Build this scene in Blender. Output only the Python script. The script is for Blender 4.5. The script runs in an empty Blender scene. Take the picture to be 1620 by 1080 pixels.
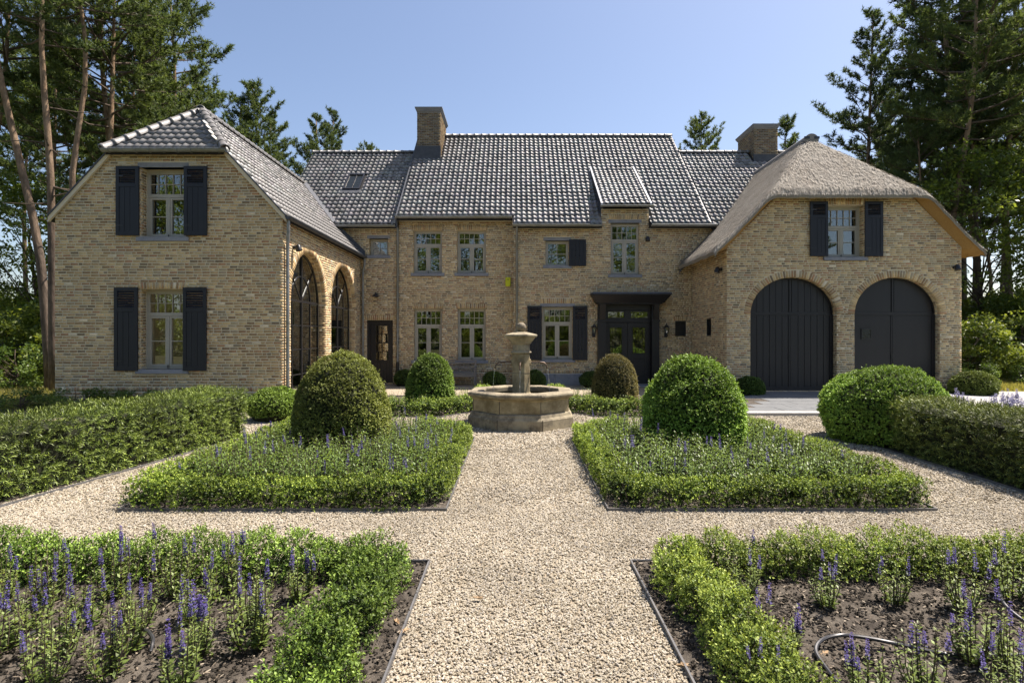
import bpy, bmesh, math, random
import numpy as np
from mathutils import Vector, Matrix
from mathutils.geometry import tessellate_polygon

rng = np.random.default_rng(7)
random.seed(7)
scene = bpy.context.scene
COL = scene.collection
R = math.radians

# ------------------------------------------------------------------ camera, sky, sun, exposure
FPX, CX, CY, EYE = 900.0, 815.0, 531.0, 1.83
cam_d = bpy.data.cameras.new('camera')
cam_d.sensor_width = 36.0
cam_d.lens = 36.0 * FPX / 1620.0
cam_d.shift_x = -(CX - 810) / 1620.0
cam_d.shift_y = -(540 - CY) / 1620.0
cam_d.clip_start, cam_d.clip_end = 0.05, 3000
cam = bpy.data.objects.new('camera', cam_d)
COL.objects.link(cam)
cam.location = (0, 0, EYE)
cam.rotation_euler = (R(90), 0, 0)
scene.camera = cam

SUN = Vector((1.71, 0.8, 3.47)).normalized()
world = bpy.data.worlds.new('World')
scene.world = world
world.use_nodes = True
wn = world.node_tree
for n in list(wn.nodes):
    wn.nodes.remove(n)
sky = wn.nodes.new('ShaderNodeTexSky')
sky.sky_type = 'NISHITA'
sky.sun_disc = False
sky.sun_elevation = math.asin(SUN.z)
sky.sun_rotation = math.atan2(SUN.x, SUN.y)
sky.air_density, sky.dust_density, sky.ozone_density = 1.0, 1.5, 2.0
bg = wn.nodes.new('ShaderNodeBackground')
bg.inputs['Strength'].default_value = 0.049
wo = wn.nodes.new('ShaderNodeOutputWorld')
wn.links.new(sky.outputs[0], bg.inputs[0])
wn.links.new(bg.outputs[0], wo.inputs[0])

sun_d = bpy.data.lights.new('sun', 'SUN')
sun_d.energy = 2.9
sun_d.angle = R(0.53)
sun_d.color = (1.0, 0.95, 0.87)
sun_o = bpy.data.objects.new('sun', sun_d)
COL.objects.link(sun_o)
sun_o.location = (20, 10, 40)
sun_o.rotation_euler = SUN.to_track_quat('Z', 'Y').to_euler()

scene.view_settings.view_transform = 'Standard'
scene.view_settings.look = 'None'
scene.view_settings.exposure = 1.93
scene.view_settings.gamma = 1.0
scene.view_settings.use_curve_mapping = False
scene.view_settings.use_white_balance = True     # camera set for warm shade
scene.view_settings.white_balance_temperature = 6750
scene.view_settings.white_balance_tint = 14
scene.render.engine = 'CYCLES'
cy = scene.cycles
cy.max_bounces = 7
cy.diffuse_bounces = 4
cy.glossy_bounces = 4
cy.transmission_bounces = 4
cy.transparent_max_bounces = 12
cy.caustics_reflective = False
cy.caustics_refractive = False
cy.sample_clamp_indirect = 8.0
cy.use_denoising = True


def ground_point(px, py, z=0.0):
    y = FPX * (EYE - z) / (py - CY)
    return ((px - CX) / FPX * y, y)


# ------------------------------------------------------------------ materials
MATS = {}


def new_mat(name):
    m = bpy.data.materials.new(name)
    m.use_nodes = True
    nt = m.node_tree
    for n in list(nt.nodes):
        nt.nodes.remove(n)
    out = nt.nodes.new('ShaderNodeOutputMaterial')
    MATS[name] = m
    return m, nt, out


def N(nt, kind, **kw):
    n = nt.nodes.new(kind)
    for k, v in kw.items():
        if k.startswith('_'):
            setattr(n, k[1:], v)
        else:
            n.inputs[k.replace('_', ' ')].default_value = v
    return n


def ramp(nt, stops):
    r = nt.nodes.new('ShaderNodeValToRGB')
    e = r.color_ramp.elements
    e[0].position, e[0].color = stops[0][0], (*stops[0][1], 1)
    e[1].position, e[1].color = stops[-1][0], (*stops[-1][1], 1)
    for p, c in stops[1:-1]:
        x = e.new(p)
        x.color = (*c, 1)
    return r


def surf(name, c1, c2, scale=8.0, rough=0.7, bump=0.2, bscale=None, spec=0.3, dist=0.01, metal=0.0,
         detail=8.0, stretch=(1, 1, 1), c3=None, scale2=0.7):
    """noise-mottled surface: two tones plus a slow third one for stains"""
    m, nt, out = new_mat(name)
    L = nt.links.new
    tc = N(nt, 'ShaderNodeTexCoord')
    mp = N(nt, 'ShaderNodeMapping')
    mp.inputs['Scale'].default_value = stretch
    L(tc.outputs['Object'], mp.inputs[0])
    nz = N(nt, 'ShaderNodeTexNoise', Scale=scale, Detail=detail, Roughness=0.6)
    L(mp.outputs[0], nz.inputs['Vector'])
    rp = ramp(nt, [(0.3, c1), (0.7, c2)])
    L(nz.outputs[0], rp.inputs[0])
    colour = rp.outputs[0]
    if c3:
        n2 = N(nt, 'ShaderNodeTexNoise', Scale=scale2, Detail=6.0, Roughness=0.65)
        L(mp.outputs[0], n2.inputs['Vector'])
        r2 = ramp(nt, [(0.42, (0, 0, 0)), (0.66, (1, 1, 1))])
        L(n2.outputs[0], r2.inputs[0])
        mx = N(nt, 'ShaderNodeMix', _data_type='RGBA')
        L(r2.outputs[0], mx.inputs['Factor'])
        L(colour, mx.inputs[6])
        mx.inputs[7].default_value = (*c3, 1)
        colour = mx.outputs[2]
    bs = N(nt, 'ShaderNodeBsdfPrincipled', Roughness=rough, Metallic=metal)
    bs.inputs['Specular IOR Level'].default_value = spec
    L(colour, bs.inputs['Base Color'])
    if bump:
        nb = N(nt, 'ShaderNodeTexNoise', Scale=bscale or scale * 3, Detail=6.0, Roughness=0.65)
        L(mp.outputs[0], nb.inputs['Vector'])
        b = N(nt, 'ShaderNodeBump', Strength=bump, Distance=dist)
        L(nb.outputs[0], b.inputs['Height'])
        L(b.outputs[0], bs.inputs['Normal'])
    L(bs.outputs[0], out.inputs[0])
    return m


def attr_mat(name, rough=0.85, spec=0.2, nscale=60.0, lo=0.75, hi=1.25, bump=0.4, dist=0.004, slow=None):
    """base colour comes from the per-piece colour of the mesh, mottled by noise"""
    m, nt, out = new_mat(name)
    L = nt.links.new
    at = N(nt, 'ShaderNodeAttribute', _attribute_name='col')
    tc = N(nt, 'ShaderNodeTexCoord')
    nz = N(nt, 'ShaderNodeTexNoise', Scale=nscale, Detail=5.0, Roughness=0.7)
    L(tc.outputs['Object'], nz.inputs['Vector'])
    mr = N(nt, 'ShaderNodeMapRange')
    mr.inputs[1].default_value, mr.inputs[2].default_value = 0.3, 0.7
    mr.inputs[3].default_value, mr.inputs[4].default_value = lo, hi
    L(nz.outputs[0], mr.inputs[0])
    fac = mr.outputs[0]
    if slow:
        n2 = N(nt, 'ShaderNodeTexNoise', Scale=slow[0], Detail=5.0, Roughness=0.6)
        L(tc.outputs['Object'], n2.inputs['Vector'])
        m2 = N(nt, 'ShaderNodeMapRange')
        m2.inputs[1].default_value, m2.inputs[2].default_value = 0.3, 0.7
        m2.inputs[3].default_value, m2.inputs[4].default_value = slow[1], slow[2]
        L(n2.outputs[0], m2.inputs[0])
        mu = N(nt, 'ShaderNodeMath', _operation='MULTIPLY')
        L(fac, mu.inputs[0])
        L(m2.outputs[0], mu.inputs[1])
        fac = mu.outputs[0]
    vm = N(nt, 'ShaderNodeVectorMath', _operation='SCALE')
    L(at.outputs['Color'], vm.inputs[0])
    L(fac, vm.inputs['Scale'])
    bs = N(nt, 'ShaderNodeBsdfPrincipled', Roughness=rough)
    bs.inputs['Specular IOR Level'].default_value = spec
    L(vm.outputs[0], bs.inputs['Base Color'])
    if bump:
        b = N(nt, 'ShaderNodeBump', Strength=bump, Distance=dist)
        L(nz.outputs[0], b.inputs['Height'])
        L(b.outputs[0], bs.inputs['Normal'])
    L(bs.outputs[0], out.inputs[0])
    return m


def leaf_mat(name, trans=0.35, rough=0.45, spec=0.35, tint=(1.25, 1.15, 0.55)):
    m, nt, out = new_mat(name)
    L = nt.links.new
    at = N(nt, 'ShaderNodeAttribute', _attribute_name='col')
    bs = N(nt, 'ShaderNodeBsdfPrincipled', Roughness=rough)
    bs.inputs['Specular IOR Level'].default_value = spec
    L(at.outputs['Color'], bs.inputs['Base Color'])
    vm = N(nt, 'ShaderNodeVectorMath', _operation='MULTIPLY')
    vm.inputs[1].default_value = tint
    L(at.outputs['Color'], vm.inputs[0])
    tr = N(nt, 'ShaderNodeBsdfTranslucent')
    L(vm.outputs[0], tr.inputs[0])
    mx = N(nt, 'ShaderNodeMixShader')
    mx.inputs[0].default_value = trans
    L(bs.outputs[0], mx.inputs[1])
    L(tr.outputs[0], mx.inputs[2])
    L(mx.outputs[0], out.inputs[0])
    return m


def glass_mat(name, tint=(0.8, 0.85, 0.82), boost=2.0):
    m, nt, out = new_mat(name)
    L = nt.links.new
    lw = N(nt, 'ShaderNodeLayerWeight', Blend=0.5)
    pw = N(nt, 'ShaderNodeMath', _operation='POWER')
    pw.inputs[1].default_value = 4.0
    L(lw.outputs['Facing'], pw.inputs[0])
    mu = N(nt, 'ShaderNodeMath', _operation='MULTIPLY_ADD')
    mu.inputs[1].default_value, mu.inputs[2].default_value = 0.85, 0.06 * boost
    mu.use_clamp = True
    L(pw.outputs[0], mu.inputs[0])
    tr = N(nt, 'ShaderNodeBsdfTransparent')
    tr.inputs[0].default_value = (*tint, 1)
    gl = N(nt, 'ShaderNodeBsdfGlossy', Roughness=0.005)
    mx = N(nt, 'ShaderNodeMixShader')
    L(mu.outputs[0], mx.inputs[0])
    L(tr.outputs[0], mx.inputs[1])
    L(gl.outputs[0], mx.inputs[2])
    L(mx.outputs[0], out.inputs[0])
    return m


def random_mat(name, stops, rough=0.8, spec=0.25, nscale=80):
    """each instance picks a tone of its own"""
    m, nt, out = new_mat(name)
    L = nt.links.new
    oi = N(nt, 'ShaderNodeObjectInfo')
    rp = ramp(nt, stops)
    L(oi.outputs['Random'], rp.inputs[0])
    tc = N(nt, 'ShaderNodeTexCoord')
    nz = N(nt, 'ShaderNodeTexNoise', Scale=nscale, Detail=3.0)
    L(tc.outputs['Object'], nz.inputs['Vector'])
    mr = N(nt, 'ShaderNodeMapRange')
    mr.inputs[1].default_value, mr.inputs[2].default_value = 0.3, 0.7
    mr.inputs[3].default_value, mr.inputs[4].default_value = 0.85, 1.12
    L(nz.outputs[0], mr.inputs[0])
    nl = N(nt, 'ShaderNodeTexNoise', Scale=1.3, Detail=4.0)      # slow drifts of tone over the ground
    L(oi.outputs['Location'], nl.inputs['Vector'])
    ml = N(nt, 'ShaderNodeMapRange')
    ml.inputs[1].default_value, ml.inputs[2].default_value = 0.3, 0.7
    ml.inputs[3].default_value, ml.inputs[4].default_value = 0.80, 1.14
    L(nl.outputs[0], ml.inputs[0])
    mm = N(nt, 'ShaderNodeMath', _operation='MULTIPLY')
    L(mr.outputs[0], mm.inputs[0])
    L(ml.outputs[0], mm.inputs[1])
    vm = N(nt, 'ShaderNodeVectorMath', _operation='SCALE')
    L(rp.outputs[0], vm.inputs[0])
    L(mm.outputs[0], vm.inputs['Scale'])
    bs = N(nt, 'ShaderNodeBsdfPrincipled', Roughness=rough)
    bs.inputs['Specular IOR Level'].default_value = spec
    L(vm.outputs[0], bs.inputs['Base Color'])
    L(bs.outputs[0], out.inputs[0])
    return m


M_MORTAR = surf('mortar', (0.57, 0.49, 0.335), (0.69, 0.60, 0.43), 30, 0.95, 0.5, 150, 0.1, 0.004, c3=(0.54, 0.485, 0.37), scale2=0.9)
M_BRICK = attr_mat('brick', 0.9, 0.15, 45, 0.76, 1.2, 0.6, 0.005, slow=(0.55, 0.78, 1.14))
M_TILE = attr_mat('roof_tile', 0.49, 0.65, 30, 0.75, 1.2, 0.15, 0.003, slow=(0.6, 0.85, 1.15))
M_DECK = surf('roof_underlay', (0.02, 0.02, 0.022), (0.03, 0.03, 0.032), 5, 0.9, 0.1)
M_STONE = surf('bluestone', (0.17, 0.175, 0.19), (0.24, 0.245, 0.26), 22, 0.8, 0.3, 90, 0.25, 0.003, c3=(0.27, 0.27, 0.27), scale2=2)
M_FRAME = surf('window_paint', (0.36, 0.335, 0.275), (0.40, 0.375, 0.31), 3, 0.45, 0.05, 60, 0.4, 0.002)
M_SHUT = surf('shutter_paint', (0.009, 0.0105, 0.0145), (0.014, 0.0155, 0.0205), 6, 0.5, 0.08, 70, 0.4, 0.002, stretch=(1, 1, 0.15))
M_DOOR = surf('door_paint', (0.011, 0.0105, 0.012), (0.017, 0.016, 0.0175), 5, 0.42, 0.1, 60, 0.45, 0.002, stretch=(1, 1, 0.12))
M_STEEL = surf('black_steel', (0.012, 0.012, 0.013), (0.02, 0.02, 0.021), 6, 0.35, 0.05, 60, 0.5, 0.002)
M_ZINC = surf('zinc', (0.20, 0.215, 0.225), (0.30, 0.31, 0.31), 5, 0.5, 0.1, 40, 0.5, 0.002, metal=0.6, c3=(0.20, 0.205, 0.17), scale2=1.5)
M_LEAD = surf('lead', (0.05, 0.055, 0.065), (0.085, 0.09, 0.10), 6, 0.6, 0.2, 30, 0.3, 0.004)
M_LEADL = surf('pale_lead', (0.38, 0.39, 0.40), (0.5, 0.5, 0.5), 6, 0.5, 0.2, 30, 0.4, 0.004)
M_GLASS = glass_mat('window_glass', boost=2.8)
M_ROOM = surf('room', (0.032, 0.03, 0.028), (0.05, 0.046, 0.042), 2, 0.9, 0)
M_THATCH = surf('thatch', (0.17, 0.155, 0.128), (0.38, 0.35, 0.295), 55, 0.9, 1.0, 120, 0.15, 0.02, c3=(0.22, 0.19, 0.15), scale2=1.2)
M_STRAW = surf('thatch_underside', (0.26, 0.15, 0.05), (0.42, 0.26, 0.10), 60, 0.9, 0.8, 120, 0.1, 0.01)
M_REED = attr_mat('reed', 0.85, 0.2, 80, 0.8, 1.2, 0.0)
M_CEMENT = surf('ridge_cement', (0.20, 0.18, 0.155), (0.31, 0.285, 0.25), 18, 0.9, 0.5, 60, 0.2, 0.006)
M_SAND = surf('sandstone', (0.25, 0.20, 0.115), (0.41, 0.345, 0.215), 9, 0.9, 0.6, 55, 0.2, 0.006, c3=(0.17, 0.13, 0.07), scale2=2.6)
M_SANDD = surf('weathered_sandstone', (0.095, 0.08, 0.058), (0.26, 0.22, 0.155), 12, 0.9, 0.8, 50, 0.2, 0.008, c3=(0.36, 0.31, 0.21), scale2=3.2)
M_SOIL = surf('soil', (0.045, 0.038, 0.031), (0.105, 0.09, 0.073), 14, 0.95, 1.0, 30, 0.1, 0.04, c3=(0.15, 0.13, 0.105), scale2=3)
M_GROUND = surf('woodland_floor', (0.045, 0.04, 0.022), (0.09, 0.085, 0.04), 3, 0.95, 0.6, 12, 0.1, 0.05, c3=(0.06, 0.075, 0.03), scale2=0.25)
M_LAWN = surf('lawn', (0.16, 0.16, 0.055), (0.26, 0.24, 0.09), 4, 0.95, 0.5, 20, 0.1, 0.03)
M_GRAVEL = surf('gravel_bed', (0.20, 0.16, 0.11), (0.45, 0.385, 0.29), 42, 0.95, 1.0, 48, 0.1, 0.02, c3=(0.33, 0.275, 0.20), scale2=0.8, detail=3)
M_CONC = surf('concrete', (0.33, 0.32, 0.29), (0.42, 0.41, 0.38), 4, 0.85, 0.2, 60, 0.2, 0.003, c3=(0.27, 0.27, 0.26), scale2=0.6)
M_PAVE = surf('blue_grey_paving', (0.115, 0.12, 0.122), (0.175, 0.18, 0.18), 5, 0.85, 0.3, 40, 0.1, 0.004, c3=(0.15, 0.155, 0.155), scale2=1.2)  # apron slabs, toned darker and bluer than the concrete beside them
M_BARK = surf('pine_bark', (0.05, 0.038, 0.029), (0.17, 0.128, 0.095), 7, 0.95, 1.0, 16, 0.1, 0.06, stretch=(1, 1, 0.3))
M_BARKO = surf('orange_pine_bark', (0.13, 0.085, 0.05), (0.36, 0.25, 0.155), 6, 0.9, 0.9, 14, 0.1, 0.04, stretch=(1, 1, 0.35))
def trunk_mat():
    m, nt, out = new_mat('scots_pine_trunk')
    L = nt.links.new
    tc = N(nt, 'ShaderNodeTexCoord')
    mp = N(nt, 'ShaderNodeMapping')
    mp.inputs['Scale'].default_value = (1, 1, 0.3)
    L(tc.outputs['Object'], mp.inputs[0])
    nz = N(nt, 'ShaderNodeTexNoise', Scale=7.0, Detail=8.0, Roughness=0.65)
    L(mp.outputs[0], nz.inputs['Vector'])
    lo = ramp(nt, [(0.32, (0.045, 0.036, 0.029)), (0.68, (0.175, 0.135, 0.105))])
    hi = ramp(nt, [(0.32, (0.13, 0.085, 0.052)), (0.68, (0.35, 0.245, 0.155))])
    L(nz.outputs[0], lo.inputs[0])
    L(nz.outputs[0], hi.inputs[0])
    sx = N(nt, 'ShaderNodeSeparateXYZ')
    L(tc.outputs['Object'], sx.inputs[0])
    n2 = N(nt, 'ShaderNodeTexNoise', Scale=2.0, Detail=5.0)
    L(mp.outputs[0], n2.inputs['Vector'])
    ad = N(nt, 'ShaderNodeMath', _operation='MULTIPLY_ADD')
    ad.inputs[1].default_value = 5.0
    L(n2.outputs[0], ad.inputs[0])
    L(sx.outputs[2], ad.inputs[2])
    mr = N(nt, 'ShaderNodeMapRange')
    mr.inputs[1].default_value, mr.inputs[2].default_value = 7.0, 12.0
    L(ad.outputs[0], mr.inputs[0])
    mx = N(nt, 'ShaderNodeMix', _data_type='RGBA')
    L(mr.outputs[0], mx.inputs['Factor'])
    L(lo.outputs[0], mx.inputs[6])
    L(hi.outputs[0], mx.inputs[7])
    bs = N(nt, 'ShaderNodeBsdfPrincipled', Roughness=0.95)
    bs.inputs['Specular IOR Level'].default_value = 0.1
    L(mx.outputs[2], bs.inputs['Base Color'])
    b = N(nt, 'ShaderNodeBump', Strength=1.0, Distance=0.06)
    L(nz.outputs[0], b.inputs['Height'])
    L(b.outputs[0], bs.inputs['Normal'])
    L(bs.outputs[0], out.inputs[0])
    return m


M_TRUNK = trunk_mat()
M_TWIG = surf('branch_bark', (0.05, 0.038, 0.028), (0.12, 0.09, 0.065), 9, 0.95, 0.4)
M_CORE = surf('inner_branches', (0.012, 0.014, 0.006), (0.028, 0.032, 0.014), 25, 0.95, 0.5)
M_LEAF = leaf_mat('box_leaf', 0.16, 0.5, 0.22)
M_NEEDLE = leaf_mat('needle', 0.42, 0.55, 0.25, (1.15, 1.1, 0.6))
M_YEW = leaf_mat('yew_leaf', 0.14, 0.5, 0.3)
M_BROAD = leaf_mat('broad_leaf', 0.45, 0.45, 0.35)
M_FLOWER = leaf_mat('flower', 0.3, 0.6, 0.2, (1.0, 0.95, 1.1))
M_EDGE = surf('edging_steel', (0.10, 0.10, 0.10), (0.19, 0.185, 0.18), 8, 0.5, 0.1, 40, 0.5, 0.003, metal=0.3)
M_HOSE = surf('hose_rubber', (0.018, 0.018, 0.02), (0.04, 0.04, 0.042), 12, 0.42, 0.05, 60, 0.5)
M_BENCH = surf('weathered_teak', (0.17, 0.155, 0.135), (0.27, 0.25, 0.225), 14, 0.85, 0.4, 60, 0.2, 0.003, stretch=(0.2, 1, 1))
M_YELLOW = surf('yellow_plastic', (0.52, 0.56, 0.02), (0.62, 0.64, 0.03), 6, 0.4, 0)
M_COPPER = surf('aged_copper', (0.08, 0.055, 0.04), (0.16, 0.11, 0.075), 20, 0.5, 0.2, 60, 0.5, 0.002, metal=0.6)
M_PEBBLE = random_mat('pebble', [(0.0, (0.13, 0.108, 0.078)), (0.18, (0.29, 0.245, 0.172)), (0.45, (0.40, 0.35, 0.26)), (0.7, (0.345, 0.305, 0.236)), (0.88, (0.49, 0.445, 0.365)), (1.0, (0.23, 0.212, 0.186))], 0.85, 0.2, 2)
M_CHIP = random_mat('wood_chip', [(0.0, (0.07, 0.055, 0.042)), (0.6, (0.17, 0.14, 0.105)), (0.9, (0.34, 0.29, 0.22)), (1.0, (0.07, 0.05, 0.035))], 0.9, 0.15, 2)
M_DEADLEAF = surf('dead_leaf', (0.30, 0.20, 0.11), (0.46, 0.34, 0.21), 40, 0.8, 0.2)


def water_mat():
    m, nt, out = new_mat('fountain_water')
    L = nt.links.new
    bs = N(nt, 'ShaderNodeBsdfPrincipled', Roughness=0.03)
    bs.inputs['Base Color'].default_value = (0.012, 0.014, 0.010, 1)
    bs.inputs['Specular IOR Level'].default_value = 0.5
    nz = N(nt, 'ShaderNodeTexNoise', Scale=18.0, Detail=3.0)
    tc = N(nt, 'ShaderNodeTexCoord')
    L(tc.outputs['Object'], nz.inputs['Vector'])
    b = N(nt, 'ShaderNodeBump', Strength=0.5, Distance=0.03)
    L(nz.outputs[0], b.inputs['Height'])
    L(b.outputs[0], bs.inputs['Normal'])
    L(bs.outputs[0], out.inputs[0])
    return m


M_WATER = water_mat()
m, nt, out = new_mat('falling_water')
gb = N(nt, 'ShaderNodeBsdfPrincipled', Roughness=0.05)
gb.inputs['Base Color'].default_value = (0.95, 0.97, 1, 1)
gb.inputs['Transmission Weight'].default_value = 0.8
gb.inputs['IOR'].default_value = 1.33
nt.links.new(gb.outputs[0], out.inputs[0])
M_STREAM = m
m, nt, out = new_mat('bulb_glow')
em = N(nt, 'ShaderNodeEmission', Strength=18.0)
em.inputs[0].default_value = (1.0, 0.68, 0.36, 1)
nt.links.new(em.outputs[0], out.inputs[0])
M_BULB = m


# ------------------------------------------------------------------ objects and mesh helpers
def tag(o, label=None, cat=None, group=None, kind=None):
    for k, v in (('label', label), ('category', cat), ('group', group), ('kind', kind)):
        if v:
            o[k] = v
    return o


def link(o, parent=None):
    COL.objects.link(o)
    if parent is not None:
        o.parent = parent
    return o


def empty(name, loc=(0, 0, 0), rz=0.0, scale=1.0, parent=None):
    o = bpy.data.objects.new(name, None)
    o.empty_display_size = 0.2
    o.location = loc
    o.rotation_euler = (0, 0, rz)
    o.scale = (scale,) * 3
    return link(o, parent)


def np_mesh(name, V, F, mat, col=None, smooth=False, mats=None, midx=None):
    """V (n,3); F (m,k) faces of one size"""
    V = np.ascontiguousarray(V, dtype=np.float32)
    F = np.ascontiguousarray(F, dtype=np.int32)
    me = bpy.data.meshes.new(name)
    m, k = F.shape
    me.vertices.add(len(V))
    me.vertices.foreach_set('co', V.ravel())
    me.loops.add(m * k)
    me.loops.foreach_set('vertex_index', F.ravel())
    me.polygons.add(m)
    me.polygons.foreach_set('loop_start', np.arange(0, m * k, k, dtype=np.int32))
    if smooth:
        me.polygons.foreach_set('use_smooth', np.ones(m, dtype=bool))
    if col is not None:
        a = me.attributes.new('col', 'FLOAT_COLOR', 'POINT')
        c = np.ones((len(V), 4), dtype=np.float32)
        c[:, :3] = col
        a.data.foreach_set('color', c.ravel())
    me.materials.append(mat)
    me.update(calc_edges=True)
    return me


def put(name, me, parent=None, loc=(0, 0, 0)):
    o = bpy.data.objects.new(name, me)
    o.location = loc
    return link(o, parent)


class MB:
    """collects faces; frame maps (u, n, z) to the world"""

    def __init__(self, frame=None):
        self.v, self.f = [], []
        self.fr = frame

    def pt(self, p):
        if self.fr is None:
            return Vector(p)
        O, U, Nn = self.fr
        return O + U * p[0] + Nn * p[1] + Vector((0, 0, p[2]))

    def add(self, vs, fs):
        b = len(self.v)
        self.v += [self.pt(p) for p in vs]
        self.f += [[b + i for i in f] for f in fs]
        return self

    def box(self, x0, x1, y0, y1, z0, z1):
        return self.add([(x0, y0, z0), (x1, y0, z0), (x1, y1, z0), (x0, y1, z0), (x0, y0, z1), (x1, y0, z1), (x1, y1, z1), (x0, y1, z1)],
                        [(0, 3, 2, 1), (4, 5, 6, 7), (0, 1, 5, 4), (1, 2, 6, 5), (2, 3, 7, 6), (3, 0, 4, 7)])

    def taper(self, x0, x1, y0, y1, z0, X0, X1, Y0, Y1, z1):
        return self.add([(x0, y0, z0), (x1, y0, z0), (x1, y1, z0), (x0, y1, z0), (X0, Y0, z1), (X1, Y0, z1), (X1, Y1, z1), (X0, Y1, z1)],
                        [(0, 3, 2, 1), (4, 5, 6, 7), (0, 1, 5, 4), (1, 2, 6, 5), (2, 3, 7, 6), (3, 0, 4, 7)])

    def bar(self, a, b, w, h, up=(0, 0, 1)):
        a, b, up = Vector(a), Vector(b), Vector(up)
        d = (b - a).normalized()
        s = d.cross(up).normalized() * (w / 2)
        t = s.cross(d).normalized() * (h / 2)
        q = [a - s - t, a + s - t, a + s + t, a - s + t, b - s - t, b + s - t, b + s + t, b - s + t]
        return self.add(q, [(0, 1, 2, 3), (7, 6, 5, 4), (0, 4, 5, 1), (1, 5, 6, 2), (2, 6, 7, 3), (3, 7, 4, 0)])

    def slab(self, pts, off):
        n = len(pts)
        off = Vector(off)
        vs = [Vector(p) for p in pts] + [Vector(p) + off for p in pts]
        fs = [tuple(range(n)), tuple(reversed(range(n, 2 * n)))]
        fs += [(i, n + i, n + (i + 1) % n, (i + 1) % n) for i in range(n)]
        return self.add(vs, fs)

    def tube(self, path, radii, seg=10, caps=True):
        path = [Vector(p) for p in path]
        if not hasattr(radii, '__len__'):
            radii = [radii] * len(path)
        vs, fs = [], []
        ref = Vector((0.31, 0.95, 0.05))
        for i, p in enumerate(path):
            d = (path[min(i + 1, len(path) - 1)] - path[max(i - 1, 0)]).normalized()
            if abs(d.dot(ref)) > 0.95:
                ref = Vector((0.95, -0.2, 0.3))
            s = d.cross(ref).normalized()
            t = d.cross(s).normalized()
            ref = -t if False else ref
            for k in range(seg):
                a = 2 * math.pi * k / seg
                vs.append(p + (s * math.cos(a) + t * math.sin(a)) * radii[i])
        for i in range(len(path) - 1):
            for k in range(seg):
                k2 = (k + 1) % seg
                fs.append((i * seg + k, i * seg + k2, (i + 1) * seg + k2, (i + 1) * seg + k))
        if caps:
            fs.append(tuple(range(seg)))
            fs.append(tuple(reversed(range((len(path) - 1) * seg, len(path) * seg))))
        return self.add(vs, fs)

    def lathe(self, prof, seg=24, c=(0, 0), rot=0.0, cap=True):
        vs, fs = [], []
        for r, z in prof:
            for k in range(seg):
                a = 2 * math.pi * k / seg + rot
                vs.append((c[0] + r * math.cos(a), c[1] + r * math.sin(a), z))
        for i in range(len(prof) - 1):
            for k in range(seg):
                k2 = (k + 1) % seg
                fs.append((i * seg + k, i * seg + k2, (i + 1) * seg + k2, (i + 1) * seg + k))
        if cap:
            fs.append(tuple(reversed(range(seg))))
            fs.append(tuple(range((len(prof) - 1) * seg, len(prof) * seg)))
        return self.add(vs, fs)

    def mesh(self, name, mat, smooth=False, bevel=0):
        me = bpy.data.meshes.new(name)
        me.from_pydata([tuple(v) for v in self.v], [], self.f)
        bm = bmesh.new()
        bm.from_mesh(me)
        bmesh.ops.recalc_face_normals(bm, faces=bm.faces)
        bm.to_mesh(me)
        bm.free()
        me.materials.append(mat)
        if smooth:
            me.polygons.foreach_set('use_smooth', [True] * len(me.polygons))
        me.update()
        return me

    def build(self, name, mat, parent=None, smooth=False, loc=(0, 0, 0), bevel=0.0):
        o = put(name, self.mesh(name, mat, smooth), parent, loc)
        if bevel:
            b = o.modifiers.new('bevel', 'BEVEL')
            b.width = bevel
            b.segments = 2
            b.limit_method = 'ANGLE'
        if smooth:
            o.data.set_sharp_from_angle(angle=R(40))
        return o


def copy_tree(src, parent=None):
    c = src.copy()
    COL.objects.link(c)
    c.parent = parent
    for ch in list(src.children):
        copy_tree(ch, c)
    return c


def unit(a):
    return a / np.maximum(np.linalg.norm(a, axis=-1, keepdims=True), 1e-9)


# ------------------------------------------------------------------ the house: walls of single bricks
Zv = Vector((0, 0, 1))
house = empty('brick_house', (0, 21.05, 0))
tag(house, 'large beige brick country house with dark tiled roofs and a thatched garage wing', 'house')
HINV = Matrix.Translation((0, -21.05, 0))


def hpart(o):
    o.parent = house
    o.matrix_parent_inverse = HINV
    return o


PAL = [((0.40, 0.30, 0.185), 18), ((0.46, 0.365, 0.235), 16), ((0.34, 0.25, 0.155), 16), ((0.27, 0.185, 0.115), 14), ((0.21, 0.14, 0.09), 8),
       ((0.28, 0.165, 0.105), 6), ((0.31, 0.17, 0.11), 3), ((0.125, 0.10, 0.08), 5), ((0.23, 0.195, 0.155), 8), ((0.30, 0.26, 0.20), 8), ((0.56, 0.51, 0.44), 1.5)]
PW = np.array([w for _, w in PAL], float)
PW /= PW.sum()
PC = np.array([c for c, _ in PAL])
PC = (PC * 0.86 + PC[1] * 0.14) * np.array([1.34, 1.28, 1.08])
BH, BP, BL, BJ = 0.0475, 0.0705, 0.183, 0.0215      # brick height, course pitch, stretcher, joint
PROUD = 0.006


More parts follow.
